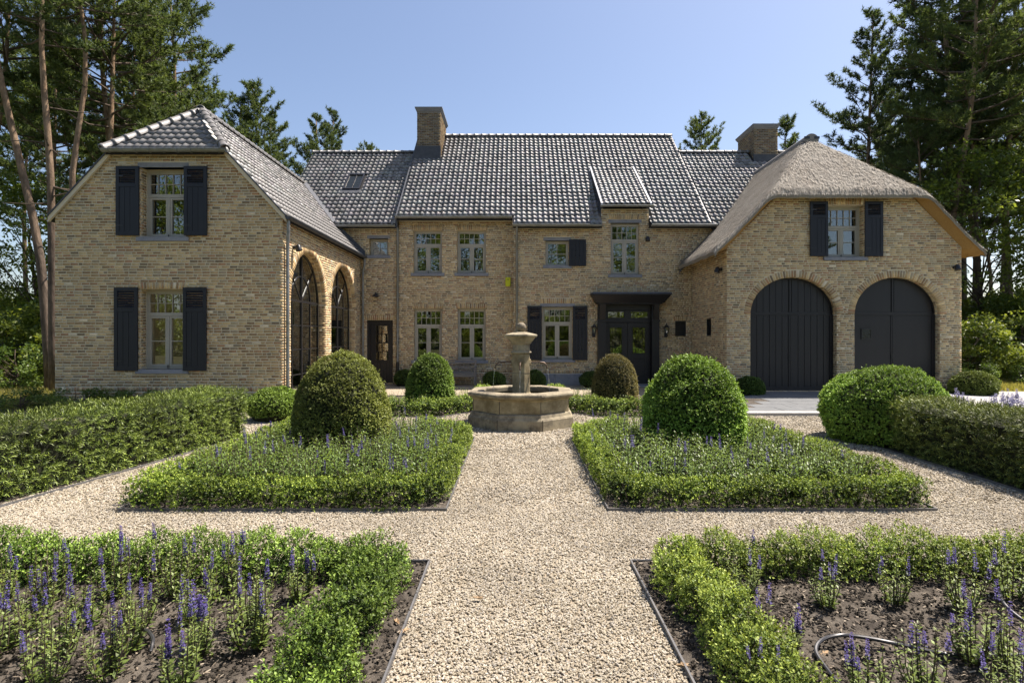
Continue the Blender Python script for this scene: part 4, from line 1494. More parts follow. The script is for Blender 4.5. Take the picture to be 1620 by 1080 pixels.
# single reeds combed down the slopes
n = 42000
x, y = rng.uniform(6.05, 14.24, n), rng.uniform(17.2, 24.5, n)
e = 0.02
sx, sy = (thatch_z(x + e, y) - thatch_z(x - e, y)) / (2 * e), (thatch_z(x, y + e) - thatch_z(x, y - e)) / (2 * e)
dn = unit(np.stack([-sx, -sy, -(sx ** 2 + sy ** 2)], -1) + rng.normal(0, 0.10, (n, 3)))
nn = unit(np.stack([-sx, -sy, np.ones(n)], -1))
P = np.stack([x, y, thatch_z(x, y) + 0.008], -1) + nn * rng.uniform(0.0, 0.02, (n, 1))
sd_ = unit(np.cross(dn, nn))
L_ = rng.uniform(0.06, 0.14, (n, 1))
w_ = rng.uniform(0.004, 0.009, (n, 1))
V = np.stack([P - sd_ * w_, P + sd_ * w_, P + dn * L_ + nn * 0.014 + sd_ * w_ * 0.7, P + dn * L_ + nn * 0.014 - sd_ * w_ * 0.7], 1).reshape(-1, 3)
F = np.arange(n * 4).reshape(-1, 4)
c = np.array([0.34, 0.312, 0.262]) * rng.uniform(0.45, 1.45, (n, 1))
put('reeds', np_mesh('reeds', V, F, M_REED, np.repeat(c, 4, 0)), th_o)['kind'] = 'stuff'
# cement ridge with its little arched openings
rc = MB()
for y0, y1 in ((19.45, 24.6),):
    prof = [(XC + 0.24 * math.cos(t), 8.52 + 0.22 * math.sin(t)) for t in np.linspace(-0.2, math.pi + 0.2, 15)]
    rc.slab([(px_, y0, pz_) for px_, pz_ in prof], (0, y1 - y0, 0))
rc.build('ridge_cap', M_CEMENT, th_o, True)
for dx in (-0.17, 0.17):                              # two dark slots in the front of the cement cap
    MB().box(XC + dx - 0.09, XC + dx + 0.09, 19.435, 19.46, 8.56, 8.64).build('ridge_slot', M_STEEL, th_o)
MB().slab([(6.02, 21.0, 4.12), (6.20, 21.0, 4.52), (7.72, 20.75, 6.12), (7.45, 20.75, 5.72)], (0, -0.09, 0)).build('flashing', M_LEAD, th_o)

# ------------------------------------------------------------------ things fixed to the walls
def wall_lantern(x, z, label):
    r = empty('wall_lantern', (x, YM3 - 0.009, z))
    tag(r, label, 'lantern', 'lanterns beside the front door')
    MB().box(-0.05, 0.05, -0.025, 0.0, -0.24, -0.06).build('back_plate', M_STEEL, r, bevel=0.004)
    MB().tube([(0, -0.02, -0.20), (0, -0.09, -0.22), (0, -0.14, -0.17), (0, -0.14, -0.10)], 0.014, 8).lathe([(0.01, -0.25), (0.055, -0.19), (0.03, -0.13), (0.05, -0.10)], 8, (0, -0.14)).build('bracket', M_STEEL, r)
    cg = MB()
    for k in range(6):
        a = k * math.pi / 3
        cg.tube([(0.055 * math.cos(a), -0.14 + 0.055 * math.sin(a), -0.10), (0.085 * math.cos(a), -0.14 + 0.085 * math.sin(a), 0.11)], 0.006, 5)
    cg.lathe([(0.06, -0.105), (0.06, -0.09)], 6, (0, -0.14)).lathe([(0.115, 0.105), (0.12, 0.125), (0.07, 0.16), (0.05, 0.20), (0.02, 0.215), (0.018, 0.25), (0.004, 0.28)], 6, (0, -0.14))
    cg.build('cage', M_STEEL, r)
    MB().lathe([(0.05, -0.095), (0.079, 0.105)], 6, (0, -0.14)).build('glass', M_GLASS, r)
    MB().lathe([(0.014, -0.09), (0.016, -0.03), (0.012, 0.03), (0.002, 0.05)], 8, (0, -0.14)).build('candle', M_LEADL, r)
    return r


wall_lantern(2.90, 2.02, 'black wall lantern between the shutter and the front door')
wall_lantern(5.56, 2.02, 'black wall lantern right of the front door')


def spot(loc, d, label):
    r = empty('wall_spotlight', loc)
    tag(r, label, 'spotlight', 'round black wall spotlights')
    d = Vector(d)
    MB().tube([Vector((0, 0, 0)), d * 0.05], 0.05, 12).build('base', M_STEEL, r, True)
    hd = d * 0.10
    MB().tube([hd + Vector((0, 0, 0.05)), hd + d * 0.02 + Vector((0, 0, 0.03)), hd + d * 0.06 + Vector((0, 0, -0.09))], [0.055, 0.08, 0.085], 14).build('head', M_STEEL, r, True)
    return r


spot((13.52, YG - 0.01, 3.93), (0, -1, 0), 'round black spotlight on the garage front below the thatch')
spot((XG0 - 0.01, 17.95, 3.92), (-1, 0, 0), 'round black spotlight on the shaded garage side wall')
spot((4.87, YM3 - 0.01, 5.40), (0, -1, 0), 'round black spotlight right of the dormer window')
spot((XL1 + 0.01, 14.95, 4.15), (1, 0, 0), 'round black spotlight beside the nearer tall arch')
r = empty('wall_lamp', (-5.23, YM2 - 0.01, 3.35))
tag(r, 'small black bracket lamp above the glazed side door', 'wall lamp')
MB().box(-0.04, 0.04, -0.02, 0, -0.08, 0.08).build('back_plate', M_STEEL, r)
MB().tube([(0, -0.01, 0.04), (0, -0.10, 0.10), (0, -0.20, 0.06)], 0.012, 8).build('arm', M_STEEL, r)
MB().lathe([(0.15, -0.06), (0.10, 0.0), (0.03, 0.05), (0.01, 0.10)], 14, (0, -0.20)).build('shade', M_STEEL, r, True)
al = MB().box(-0.095, 0.095, -0.09, 0.0, -0.17, 0.17).build('alarm_box', M_YELLOW, loc=(-0.27, YM2 - 0.012, 3.86), bevel=0.02)
tag(al, 'yellow alarm siren box high on the middle wall by the downspout', 'alarm box')
MB().lathe([(0.03, 0), (0.03, 0.02)], 12).build('lens', M_STEEL, al, loc=(0.0, -0.085, 0.07))

# garden bench against the middle wall
bn = empty('garden_bench', (-1.97, 20.95, 0))
tag(bn, 'grey wooden garden bench with a lattice back against the house', 'bench')
for x in (-0.50, 0.50):
    for y in (-0.22, 0.22):
        MB().box(x - 0.035, x + 0.035, y - 0.03, y + 0.03, 0.0, 0.42 if y < 0 else 0.92).build('leg', M_BENCH, bn, bevel=0.005)
    MB().box(x - 0.03, x + 0.03, -0.26, 0.2, 0.62, 0.655).box(x - 0.025, x + 0.025, -0.24, -0.19, 0.42, 0.62).build('armrest', M_BENCH, bn, bevel=0.005)
for i in range(5):
    MB().box(-0.46, 0.46, -0.24 + 0.09 * i, -0.16 + 0.09 * i, 0.42, 0.445).build('seat_slat', M_BENCH, bn, bevel=0.004)
for z in (0.46, 0.62, 0.80, 0.89):
    MB().box(-0.46, 0.46, 0.205, 0.24, z, z + 0.05).build('back_rail', M_BENCH, bn, bevel=0.004)
for i in range(6):
    x = -0.46 + 0.92 * i / 6
    w = 0.92 / 6
    MB().bar((x, 0.222, 0.52), (x + w, 0.222, 0.62), 0.02, 0.03, (0, 1, 0)).bar((x, 0.228, 0.62), (x + w, 0.228, 0.52), 0.02, 0.03, (0, 1, 0)) \
        .bar((x, 0.222, 0.67), (x + w, 0.222, 0.80), 0.02, 0.03, (0, 1, 0)).bar((x, 0.228, 0.80), (x + w, 0.228, 0.67), 0.02, 0.03, (0, 1, 0)).build('lattice', M_BENCH, bn)
MB().box(-0.46, 0.46, -0.23, -0.20, 0.34, 0.42).build('apron', M_BENCH, bn)
# ------------------------------------------------------------------ ground
AX = 0.125                                            # axis of the garden path
FC = (AX, 11.86)                                      # fountain
PH = 0.845                                            # half width of the path to the edging


def sheet(name, pts, z, mat, kind='structure'):
    o = MB().slab([(x, y, z) for x, y in pts], (0, 0, -0.003)).build(name, mat)
    return tag(o, kind=kind)


sheet('ground', [(-1500, -1500), (1500, -1500), (1500, 1500), (-1500, 1500)], -0.02, M_GROUND)
sheet('gravel_path', [(-7.6, -3.0), (7.2, -3.0), (7.2, 21.6), (-7.6, 21.6)], -0.004, M_GRAVEL)
sheet('gravel_path', [(-16, 12.3), (-7.61, 12.3), (-7.61, 14.0), (-16, 14.0)], -0.004, M_GRAVEL)
sheet('lawn', [(-40, 14.05), (-11.6, 14.05), (-11.6, 26), (-40, 26)], -0.006, M_LAWN)
sheet('lawn', [(14.2, 18.6), (45, 18.6), (45, 25), (14.2, 25)], 0.0, M_LAWN)
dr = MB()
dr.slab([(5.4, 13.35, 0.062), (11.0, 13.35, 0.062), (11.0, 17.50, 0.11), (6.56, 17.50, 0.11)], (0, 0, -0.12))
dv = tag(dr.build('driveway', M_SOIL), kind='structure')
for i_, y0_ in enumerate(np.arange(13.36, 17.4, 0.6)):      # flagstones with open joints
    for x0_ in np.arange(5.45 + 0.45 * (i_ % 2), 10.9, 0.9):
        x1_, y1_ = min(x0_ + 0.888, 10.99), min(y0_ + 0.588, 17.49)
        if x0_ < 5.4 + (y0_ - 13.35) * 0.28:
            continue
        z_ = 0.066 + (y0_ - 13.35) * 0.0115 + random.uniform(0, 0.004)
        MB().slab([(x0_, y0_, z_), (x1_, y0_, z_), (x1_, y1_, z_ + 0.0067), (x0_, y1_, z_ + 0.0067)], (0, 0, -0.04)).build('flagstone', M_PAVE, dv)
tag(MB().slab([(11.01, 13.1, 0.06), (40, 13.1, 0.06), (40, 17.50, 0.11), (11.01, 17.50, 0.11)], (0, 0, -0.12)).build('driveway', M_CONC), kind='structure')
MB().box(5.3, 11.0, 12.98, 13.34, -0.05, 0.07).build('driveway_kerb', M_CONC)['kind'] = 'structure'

OUTX = 4.275                                          # outer edge of the beds from the axis


def bed_poly(s, y0, y1, cut, far=False):
    """one quarter of the parterre; s = -1 left, 1 right; a bite round the fountain when cut"""
    x0, x1 = AX + s * PH, AX + s * OUTX
    if not cut:
        return [(x0, y0), (x1, y0), (x1, y1), (x0, y1)]
    r = 1.95
    pts = [(x0, y0), (x1, y0), (x1, y1)]
    a1 = math.acos(min(1, PH / r))
    a0 = math.asin(abs(FC[1] - y1) / r)
    sg = -1 if not far else 1
    arc = [(AX + s * r * math.cos(a), FC[1] + sg * r * math.sin(a)) for a in np.linspace(a0, a1, 12)]
    return pts + arc


B_ML, B_MR = bed_poly(-1, 5.93, 11.05, True), bed_poly(1, 5.93, 11.05, True)
B_FL, B_FR = bed_poly(-1, 17.2, 12.7, True, True), bed_poly(1, 17.2, 12.7, True, True)
B_NL, B_NR = [(-0.69, -1.5), (-7.4, -1.5), (-7.4, 4.57), (-0.69, 4.57)], [(0.93, -1.5), (7.1, -1.5), (7.1, 4.57), (0.93, 4.57)]
BEDS = [B_ML, B_MR, B_FL, B_FR, B_NL, B_NR]
Y_L = [(-4.85, 10.45), (-5.62, 10.5), (-6.6, 4.6), (-5.85, 4.6)]
Y_R = [(5.95, 9.9), (6.9, 9.9), (7.0, 4.6), (5.98, 4.6)]


def inside(poly, x, y):
    c = np.zeros(len(x), bool)
    n = len(poly)
    for i in range(n):
        (xa, ya), (xb, yb) = poly[i], poly[(i + 1) % n]
        if ya == yb:
            continue
        hit = ((ya > y) != (yb > y)) & (x < (xb - xa) * (y - ya) / (yb - ya) + xa)
        c ^= hit
    return c


def soil_bed(poly, z=0.012, cell=0.05, amp=0.03):
    xs, ys = [p[0] for p in poly], [p[1] for p in poly]
    x0, x1, y0, y1 = min(xs), max(xs), max(min(ys), 2.2), max(ys)
    nx_, ny_ = int((x1 - x0) / cell) + 2, int((y1 - y0) / cell) + 2
    X, Y = np.meshgrid(np.linspace(x0, x1, nx_), np.linspace(y0, y1, ny_))
    ins = inside(poly, np.clip(X.ravel(), x0 + 1e-3, x1 - 1e-3), np.clip(Y.ravel(), y0 + 1e-3, y1 - 1e-3)).reshape(X.shape)
    Z = z + amp * (0.5 * np.sin(X * 9 + 2 * np.sin(Y * 5)) * np.cos(Y * 8) + 0.5 * rng.normal(0, 0.5, X.shape))
    Z = np.where(ins, np.maximum(Z, 0.004), -0.03)
    ix = np.arange(nx_ * ny_).reshape(ny_, nx_)
    qq = np.stack([ix[:-1, :-1], ix[:-1, 1:], ix[1:, 1:], ix[1:, :-1]], -1).reshape(-1, 4)
    ok = ins.ravel()[qq].any(1)
    o = put('soil', np_mesh('soil', np.stack([X, Y, Z], -1).reshape(-1, 3), qq[ok], M_SOIL, smooth=True))
    return tag(o, kind='structure')


for p in BEDS:
    soil_bed(p)
for p in (Y_L, Y_R):
    g = MB().slab([(x, y, 0.006) for x, y in p], (0, 0, -0.004)).build('soil', M_SOIL)
    g['kind'] = 'structure'


def edging(pts, label):
    m = MB()
    for a, b in zip(pts[:-1], pts[1:]):
        m.bar((*a, 0.012), (*b, 0.012), 0.012, 0.045)
    o = m.build('metal_edging', M_EDGE)
    return tag(o, label, 'edging', 'steel strips along the gravel')


edging([(-0.69, -1.0), (-0.69, 4.57), (-7.4, 4.57)], 'thin steel edging along the near left bed')
edging([(0.93, -1.0), (0.93, 4.57), (7.1, 4.57)], 'thin steel edging along the near right bed')
edging(B_ML[2:] + B_ML[:3], 'thin steel edging round the middle left bed')
edging(B_MR[2:] + B_MR[:3], 'thin steel edging round the middle right bed')
edging(B_FL[2:] + B_FL[:3], 'thin steel edging round the far left bed behind the fountain')
edging(B_FR[2:] + B_FR[:3], 'thin steel edging round the far right bed behind the fountain')
edging([(-4.78, 10.6), (-5.78, 4.0)], 'thin steel edging at the foot of the left yew hedge')
edging([(5.9, 10.0), (5.93, 4.0)], 'thin steel edging at the foot of the right yew hedge')


# loose gravel and mulch: each stone is a piece of its own, scattered by nodes
def scatter(name, pts, size, flat, mat, seed, kind='stuff', subdiv=1):
    me = bpy.data.meshes.new(name)
    me.vertices.add(len(pts))
    me.vertices.foreach_set('co', np.ascontiguousarray(pts, dtype=np.float32).ravel())
    o = put(name, me)
    o['kind'] = kind
    ng = bpy.data.node_groups.new(name, 'GeometryNodeTree')
    ng.interface.new_socket('Geometry', in_out='INPUT', socket_type='NodeSocketGeometry')
    ng.interface.new_socket('Geometry', in_out='OUTPUT', socket_type='NodeSocketGeometry')
    gi, go = ng.nodes.new('NodeGroupInput'), ng.nodes.new('NodeGroupOutput')
    if flat == 'chip':
        pr = ng.nodes.new('GeometryNodeMeshCube')
        pr.inputs['Size'].default_value = (2, 2, 2)
    else:
        pr = ng.nodes.new('GeometryNodeMeshIcoSphere')
        pr.inputs['Radius'].default_value = 1.0
        pr.inputs['Subdivisions'].default_value = subdiv
    sm = ng.nodes.new('GeometryNodeSetMaterial')
    sm.inputs['Material'].default_value = mat
    ip = ng.nodes.new('GeometryNodeInstanceOnPoints')
    rr = ng.nodes.new('FunctionNodeRandomValue')
    rr.data_type = 'FLOAT_VECTOR'
    tl_ = 0.5 if flat != 'chip' else 0.35
    rr.inputs[0].default_value, rr.inputs[1].default_value = (-tl_, -tl_, 0), (tl_, tl_, 6.283)
    rr.inputs['Seed'].default_value = seed
    rs = ng.nodes.new('FunctionNodeRandomValue')
    rs.data_type = 'FLOAT_VECTOR'
    if flat == 'chip':
        rs.inputs[0].default_value, rs.inputs[1].default_value = (size * 0.5, size * 0.12, size * 0.06), (size * 1.6, size * 0.45, size * 0.16)
    else:
        rs.inputs[0].default_value, rs.inputs[1].default_value = (size * 0.6, size * 0.5, size * 0.4), (size * 1.5, size * 1.0, size * 0.75)
    rs.inputs['Seed'].default_value = seed + 1
    K = ng.links.new
    K(pr.outputs['Mesh'], sm.inputs['Geometry'])
    K(sm.outputs[0], ip.inputs['Instance'])
    K(gi.outputs[0], ip.inputs['Points'])
    K(rr.outputs[0], ip.inputs['Rotation'])
    K(rs.outputs[0], ip.inputs['Scale'])
    K(ip.outputs[0], go.inputs[0])
    md = o.modifiers.new('scatter', 'NODES')
    md.node_group = ng
    return o


def gravel_points(y0, y1, dens, z):
    x0, x1 = -0.95 * y1 - 0.3, 0.95 * y1 + 0.3
    x0, x1 = max(x0, -7.5), min(x1, 7.1)
    n = int((x1 - x0) * (y1 - y0) * dens)
    x, y = rng.uniform(x0, x1, n), rng.uniform(y0, y1, n)
    ok = np.abs(x) < 0.95 * y + 0.3
    for p in BEDS + [Y_L, Y_R]:
        ok &= ~inside(p, x, y)
    ok &= (np.hypot(x - FC[0], y - FC[1]) > 1.05)
    ok &= ~((x > 5.3) & (y > 12.9))
    x, y = x[ok], y[ok]
    return np.stack([x, y, rng.uniform(z * 0.2, z, len(x))], -1)


scatter('gravel', gravel_points(2.6, 4.2, 6800, 0.007), 0.0086, None, M_PEBBLE, 3)
scatter('gravel', gravel_points(4.2, 6.2, 5000, 0.008), 0.0098, None, M_PEBBLE, 5)
scatter('gravel', gravel_points(6.2, 9.0, 2400, 0.010), 0.0135, None, M_PEBBLE, 7)
scatter('gravel', gravel_points(9.0, 14.5, 1100, 0.012), 0.019, None, M_PEBBLE, 9)


def bed_points(poly, y0, y1, dens):
    xs = [p[0] for p in poly]
    n = int((max(xs) - min(xs)) * (y1 - y0) * dens)
    x, y = rng.uniform(min(xs), max(xs), n), rng.uniform(y0, y1, n)
    ok = inside(poly, x, y)
    return np.stack([x[ok], y[ok], rng.uniform(0.012, 0.036, ok.sum())], -1)


scatter('mulch', np.concatenate([bed_points(B_NL, 2.6, 4.55, 420), bed_points(B_NR, 2.6, 4.55, 420)]), 0.012, 'chip', M_CHIP, 21)
scatter('soil_crumbs', np.concatenate([bed_points(B_NL, 2.6, 4.55, 900), bed_points(B_NR, 2.6, 4.55, 1100)]), 0.011, None, M_SOIL, 23)
scatter('mulch', np.concatenate([bed_points(B_ML, 5.95, 7.2, 120), bed_points(B_MR, 5.95, 7.2, 120)]), 0.018, 'chip', M_CHIP, 25)


def dead_leaf(x, y, label, s=0.034):
    """a curled oak leaf"""
    m = MB()
    pts = []
    for t in np.linspace(0, 2 * math.pi, 17)[:-1]:
        r_ = s * (0.75 + 0.25 * math.cos(5 * t)) * (1.0 if abs(math.sin(t)) < 0.7 else 0.6)
        pts.append((r_ * math.cos(t) * 1.3, r_ * math.sin(t) * 0.8, 0.018 + 0.35 * r_ * abs(math.sin(t)) + random.uniform(0, 0.006)))
    vs = [(0, 0, 0.012)] + pts
    k = len(pts)
    m.add(vs, [(0, 1 + i, 1 + (i + 1) % k) for i in range(k)])
    o = m.build('dead_leaf', M_DEADLEAF, loc=(x, y, 0.012))
    o.rotation_euler = (0, 0, random.uniform(0, 6))
    so = o.modifiers.new('thickness', 'SOLIDIFY')
    so.thickness = 0.002
    tag(o, label, 'dead leaf', 'dry fallen leaves')


for px_, py_, lb in ((757, 952, 'curled dry leaf alone in the middle of the gravel path'), (1081, 1060, 'orange dry leaf on the steel edging of the near right bed'),
                     (628, 990, 'pale dry leaf on the soil beside the left edging'), (640, 1005, 'brown dry leaf over the left edging strip'),
                     (1305, 1042, 'pale dry leaf lying beside the loop of hose')):
    gx_, gy_ = ground_point(px_, py_)
    dead_leaf(gx_, gy_, lb)

# ------------------------------------------------------------------ fountain
ft = empty('fountain', (FC[0], FC[1], 0), R(-3))
tag(ft, 'octagonal weathered sandstone fountain with a column, ball and copper spouts', 'fountain')
C8 = 1 / math.cos(math.pi / 8)
r8 = R(22.5)


def ring(prof_out, prof_in, name, mat):
    """closed octagonal ring: outer profile up, inner profile down"""
    m = MB()
    pr = prof_out + prof_in
    n = len(pr)
    vs, fs = [], []
    for k in range(8):
        a = k * math.pi / 4 + r8
        vs += [(r_ * C8 * math.cos(a), r_ * C8 * math.sin(a), z) for r_, z in pr]
    for k in range(8):
        k2 = (k + 1) % 8
        fs += [(k * n + i, k2 * n + i, k2 * n + (i + 1) % n, k * n + (i + 1) % n) for i in range(n)]
    m.add(vs, fs)
    return m.build(name, mat, ft, bevel=0.008)


bs_ = ring([(1.055, 0.0), (1.055, 0.20), (1.035, 0.235), (1.02, 0.245), (1.005, 0.30), (0.985, 0.32)], [(0.80, 0.32), (0.80, 0.0)], 'base_step', M_SANDD)
ring([(0.965, 0.321), (0.965, 0.56), (0.985, 0.585), (0.985, 0.60)], [(0.81, 0.60), (0.81, 0.321)], 'basin_wall', M_SAND)
ring([(0.99, 0.601), (1.045, 0.625), (1.06, 0.66), (1.05, 0.695), (1.01, 0.715)], [(0.78, 0.715), (0.765, 0.69), (0.77, 0.601)], 'rim', M_SANDD)
jm = MB()
for k in range(8):                                    # dark joints where the stone panels meet
    a = k * math.pi / 4 + r8 + 0.02
    for r_, z0, z1 in ((0.957 * C8, 0.33, 0.59), (1.047 * C8, 0.0, 0.22)):
        c_, s_ = math.cos(a), math.sin(a)
        jm.bar((r_ * c_, r_ * s_, z0), (r_ * c_, r_ * s_, z1), 0.012, 0.012, (c_, s_, 0))
jm.build('joint', M_SOIL, ft)
MB().lathe([(0.80 * C8, 0.50), (0.80 * C8, 0.56)], 8, rot=r8).build('water', M_WATER, ft)
cprof = [(0.21, 0.3), (0.21, 0.62), (0.195, 0.64), (0.18, 0.66), (0.178, 1.06), (0.176, 1.44), (0.178, 1.452)]
co = MB().lathe([(r_ * C8, z) for r_, z in cprof], 8, rot=r8).build('column', M_SAND, ft, bevel=0.006)
MB().lathe([(0.176 * C8, 1.453), (0.20 * C8, 1.465), (0.215 * C8, 1.485), (0.20 * C8, 1.505), (0.178 * C8, 1.51), (0.176 * C8, 1.65), (0.205 * C8, 1.67), (0.215 * C8, 1.70), (0.25 * C8, 1.735), (0.29 * C8, 1.79),
                  (0.325 * C8, 1.805), (0.335 * C8, 1.83), (0.33 * C8, 1.855), (0.14 * C8, 1.905), (0.07 * C8, 1.91)], 8, rot=r8).build('capital', M_SANDD, ft, bevel=0.005)
MB().lathe([(0.002, 1.90)] + [(0.103 * math.sin(t), 2.005 - 0.103 * math.cos(t)) for t in np.linspace(0.3, math.pi - 0.02, 14)], 24).build('ball', M_SANDD, ft, True)
jt = MB().lathe([(0.181 * C8, 1.055), (0.181 * C8, 1.064)], 8, rot=r8).build('column_joint', M_SOIL, ft)
for k in range(4):
    a = k * math.pi / 2
    d = Vector((math.sin(a), -math.cos(a), 0))
    up = Vector((0, 0, 1))
    o0 = d * 0.178
    ms = MB()                                         # carved rosette behind the spout
    for j in range(9):
        t = j * 2 * math.pi / 9
        sd = d.cross(up)
        c_ = o0 + (sd * math.cos(t) + up * math.sin(t)) * 0.05 + up * 1.28 + d * 0.008
        ms.tube([c_ - d * 0.01, c_ + d * 0.018], [0.022, 0.012], 7)
    ms.tube([o0 + up * 1.28 - d * 0.01, o0 + up * 1.28 + d * 0.03], [0.05, 0.03], 10)
    ms.build('rosette', M_SAND, ft, True)
    b = [o0 + up * 1.28, o0 + d * 0.20 + up * 1.285, o0 + d * 0.30 + up * 1.27, o0 + d * 0.345 + up * 1.23, o0 + d * 0.365 + up * 1.16]
    MB().tube(b, 0.013, 8).tube([b[-1] + up * 0.012, b[-1] - up * 0.012], 0.02, 8).build('spout', M_COPPER, ft, True)
    e = b[-1]
    ws = [e + d * (0.05 * t) + up * (-0.62 * t * t - 0.0) + d.cross(up) * 0.004 * math.sin(t * 19) for t in np.linspace(0, 1, 9)]
    MB().tube(ws, [0.007 - 0.002 * abs(math.sin(i * 1.7)) for i in range(9)], 6).build('water_jet', M_STREAM, ft, True)
    sp = MB()
    for j in range(14):
        t = random.uniform(0, 6.28)
        q_ = ws[-1] + Vector((math.cos(t), math.sin(t), 0)) * random.uniform(0.01, 0.09)
        sp.tube([Vector((q_.x, q_.y, 0.555)), Vector((q_.x, q_.y, 0.555 + random.uniform(0.01, 0.05)))], [0.008, 0.003], 5)
    sp.build('splash', M_STREAM, ft, True)


# ------------------------------------------------------------------ clipped box and yew
def leaf_mesh(name, P, D, Nn, Lh, Wd, col, mat, fold=0.25):
    """one pointed four-cornered leaf per row"""
    S = unit(np.cross(D, Nn))
    N2 = np.cross(S, D)
    Lh, Wd = Lh.reshape(-1, 1), Wd.reshape(-1, 1)
    mid = P + D * Lh * 0.5
    V = np.stack([P, mid + S * Wd * 0.5 + N2 * Wd * fold, P + D * Lh, mid - S * Wd * 0.5 + N2 * Wd * fold], 1).reshape(-1, 3)
    F = np.arange(len(P) * 4).reshape(-1, 4)
    return np_mesh(name, V, F, mat, np.repeat(col, 4, 0))


def sprigs(P, Nn, per, slen, leaf, c_old, c_new, up=0.45, spread=0.8, rnd=0.45, width=0.55, bright=0.25):
    """leafy twigs growing out of surface points; returns leaf arrays"""
    n = len(P)
    A = unit(Nn * 0.8 + np.array([0, 0, up]) + rng.normal(0, rnd, (n, 3)))
    sl = slen * rng.uniform(0.5, 1.4, (n, 1, 1))
    t = (np.linspace(0.12, 1, per)[None, :] + rng.uniform(-0.06, 0.06, (n, per)))[..., None]
    ref = unit(np.cross(A, rng.normal(0, 1, (n, 3))))
    ref2 = np.cross(A, ref)
    ph = (np.arange(per) * 2.4)[None, :] + rng.uniform(0, 6.28, (n, 1))
    rad = ref[:, None] * np.cos(ph)[..., None] + ref2[:, None] * np.sin(ph)[..., None]
    base = P[:, None] + A[:, None] * sl * (t - 0.3)
    D = unit(A[:, None] * (0.45 + 0.5 * t) + rad * spread + rng.normal(0, 0.2, (n, per, 3)))
    Nl = unit(A[:, None] * 0.8 - rad * 0.4 + np.array([0, 0, 0.5]) + rng.normal(0, 0.3, (n, per, 3)))
    cl = rng.uniform(1 - bright, 1 + bright, (n, 1, 1)) * (1 + np.clip(lumps(P, 77, 2.6, 0.4), -0.35, 0.35))[:, None, None]
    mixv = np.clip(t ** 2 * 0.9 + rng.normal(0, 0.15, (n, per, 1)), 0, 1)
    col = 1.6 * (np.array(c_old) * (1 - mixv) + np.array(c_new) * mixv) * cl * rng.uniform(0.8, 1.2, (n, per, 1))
    Lh = leaf * rng.uniform(0.7, 1.25, (n, per))
    return [a.reshape(-1, 3) for a in (base, D, Nl)] + [Lh.ravel(), (Lh * width).ravel(), col.reshape(-1, 3)]


def lumps(p, seed, scale, amp):
    r = np.random.default_rng(seed)
    out = np.zeros(len(p))
    for i in range(5):
        k = r.normal(0, 1, 3)
        k = k / np.linalg.norm(k) * scale * (1 + 0.55 * i)
        out += np.sin(p @ k + r.uniform(0, 6.28)) / (1 + 0.5 * i)
    return out * amp / 2


def dome_profile(h, r, kind):
    if kind == 'ball':
        th = np.linspace(-0.45, math.pi / 2, 26)
        return np.stack([r * np.cos(th), h * 0.40 + h * 0.60 * np.sin(th)], -1)
    if kind == 'bell':                                # full below, rounded above
        th = np.linspace(0, math.pi / 2, 22)
        low = np.array([[r * 0.92, 0.0], [r * 0.98, h * 0.10], [r * 1.0, h * 0.20]])
        up_ = np.stack([r * np.cos(th) ** 1.0, h * 0.30 + h * 0.70 * np.sin(th)], -1)
        return np.concatenate([low, up_])
    th = np.linspace(0, math.pi / 2, 22)
    low = np.array([[r * 0.80, 0.0], [r * 0.93, h * 0.15], [r * 0.99, h * 0.30]])
    return np.concatenate([low, np.stack([r * np.cos(th) ** 0.95, h * 0.42 + h * 0.58 * np.sin(th)], -1)])


def topiary(name, x, y, r, h, kind, label, n, leaf, c_old, c_new, seed, rough=0.012, ry=None, per=7, slen=0.05, group='clipped box domes'):
    pr = dome_profile(h, r, kind)
    seg = np.linalg.norm(np.diff(pr, axis=0), axis=1) * (pr[:-1, 0] + pr[1:, 0])
    cdf = np.cumsum(seg) / seg.sum()
    u = rng.uniform(0, 1, n)
    i = np.minimum(np.searchsorted(cdf, u), len(seg) - 1)
    t = rng.uniform(0, 1, n)[:, None]
    rz = pr[i] * (1 - t) + pr[i + 1] * t
    tn = pr[i + 1] - pr[i]
    nr = unit(np.stack([tn[:, 1], -tn[:, 0]], -1))
    a = rng.uniform(0, 2 * math.pi, n)
    ky = (ry or r) / r
    P = np.stack([rz[:, 0] * np.cos(a), rz[:, 0] * np.sin(a) * ky, rz[:, 1]], -1)
    Nn = np.stack([nr[:, 0] * np.cos(a), nr[:, 0] * np.sin(a), nr[:, 1]], -1)
    P += Nn * (lumps(P, seed, 5.0, rough * 2.2) + lumps(P, seed + 1, 16.0, rough * 1.3) - 0.04 + rng.normal(0, rough * 0.7, n))[:, None]
    stray = rng.random(n) < 0.025                     # shoots that grew out since the last clipping
    P[stray] += Nn[stray] * rng.uniform(0.02, 0.055, (stray.sum(), 1))
    thin = lumps(P, seed + 9, 9.0, 1.0) > 0.62        # thinner spots show the inside
    P[thin] -= Nn[thin] * 0.035
    arr = sprigs(P, Nn, per, slen, leaf, c_old, c_new, up=0.3)
    o = put(name, leaf_mesh('foliage', *arr, M_LEAF), None, (x, y, 0))
    tag(o, label, 'topiary', group)
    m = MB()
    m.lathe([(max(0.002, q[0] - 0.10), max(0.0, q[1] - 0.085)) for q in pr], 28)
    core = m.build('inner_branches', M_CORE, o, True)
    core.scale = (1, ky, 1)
    return o


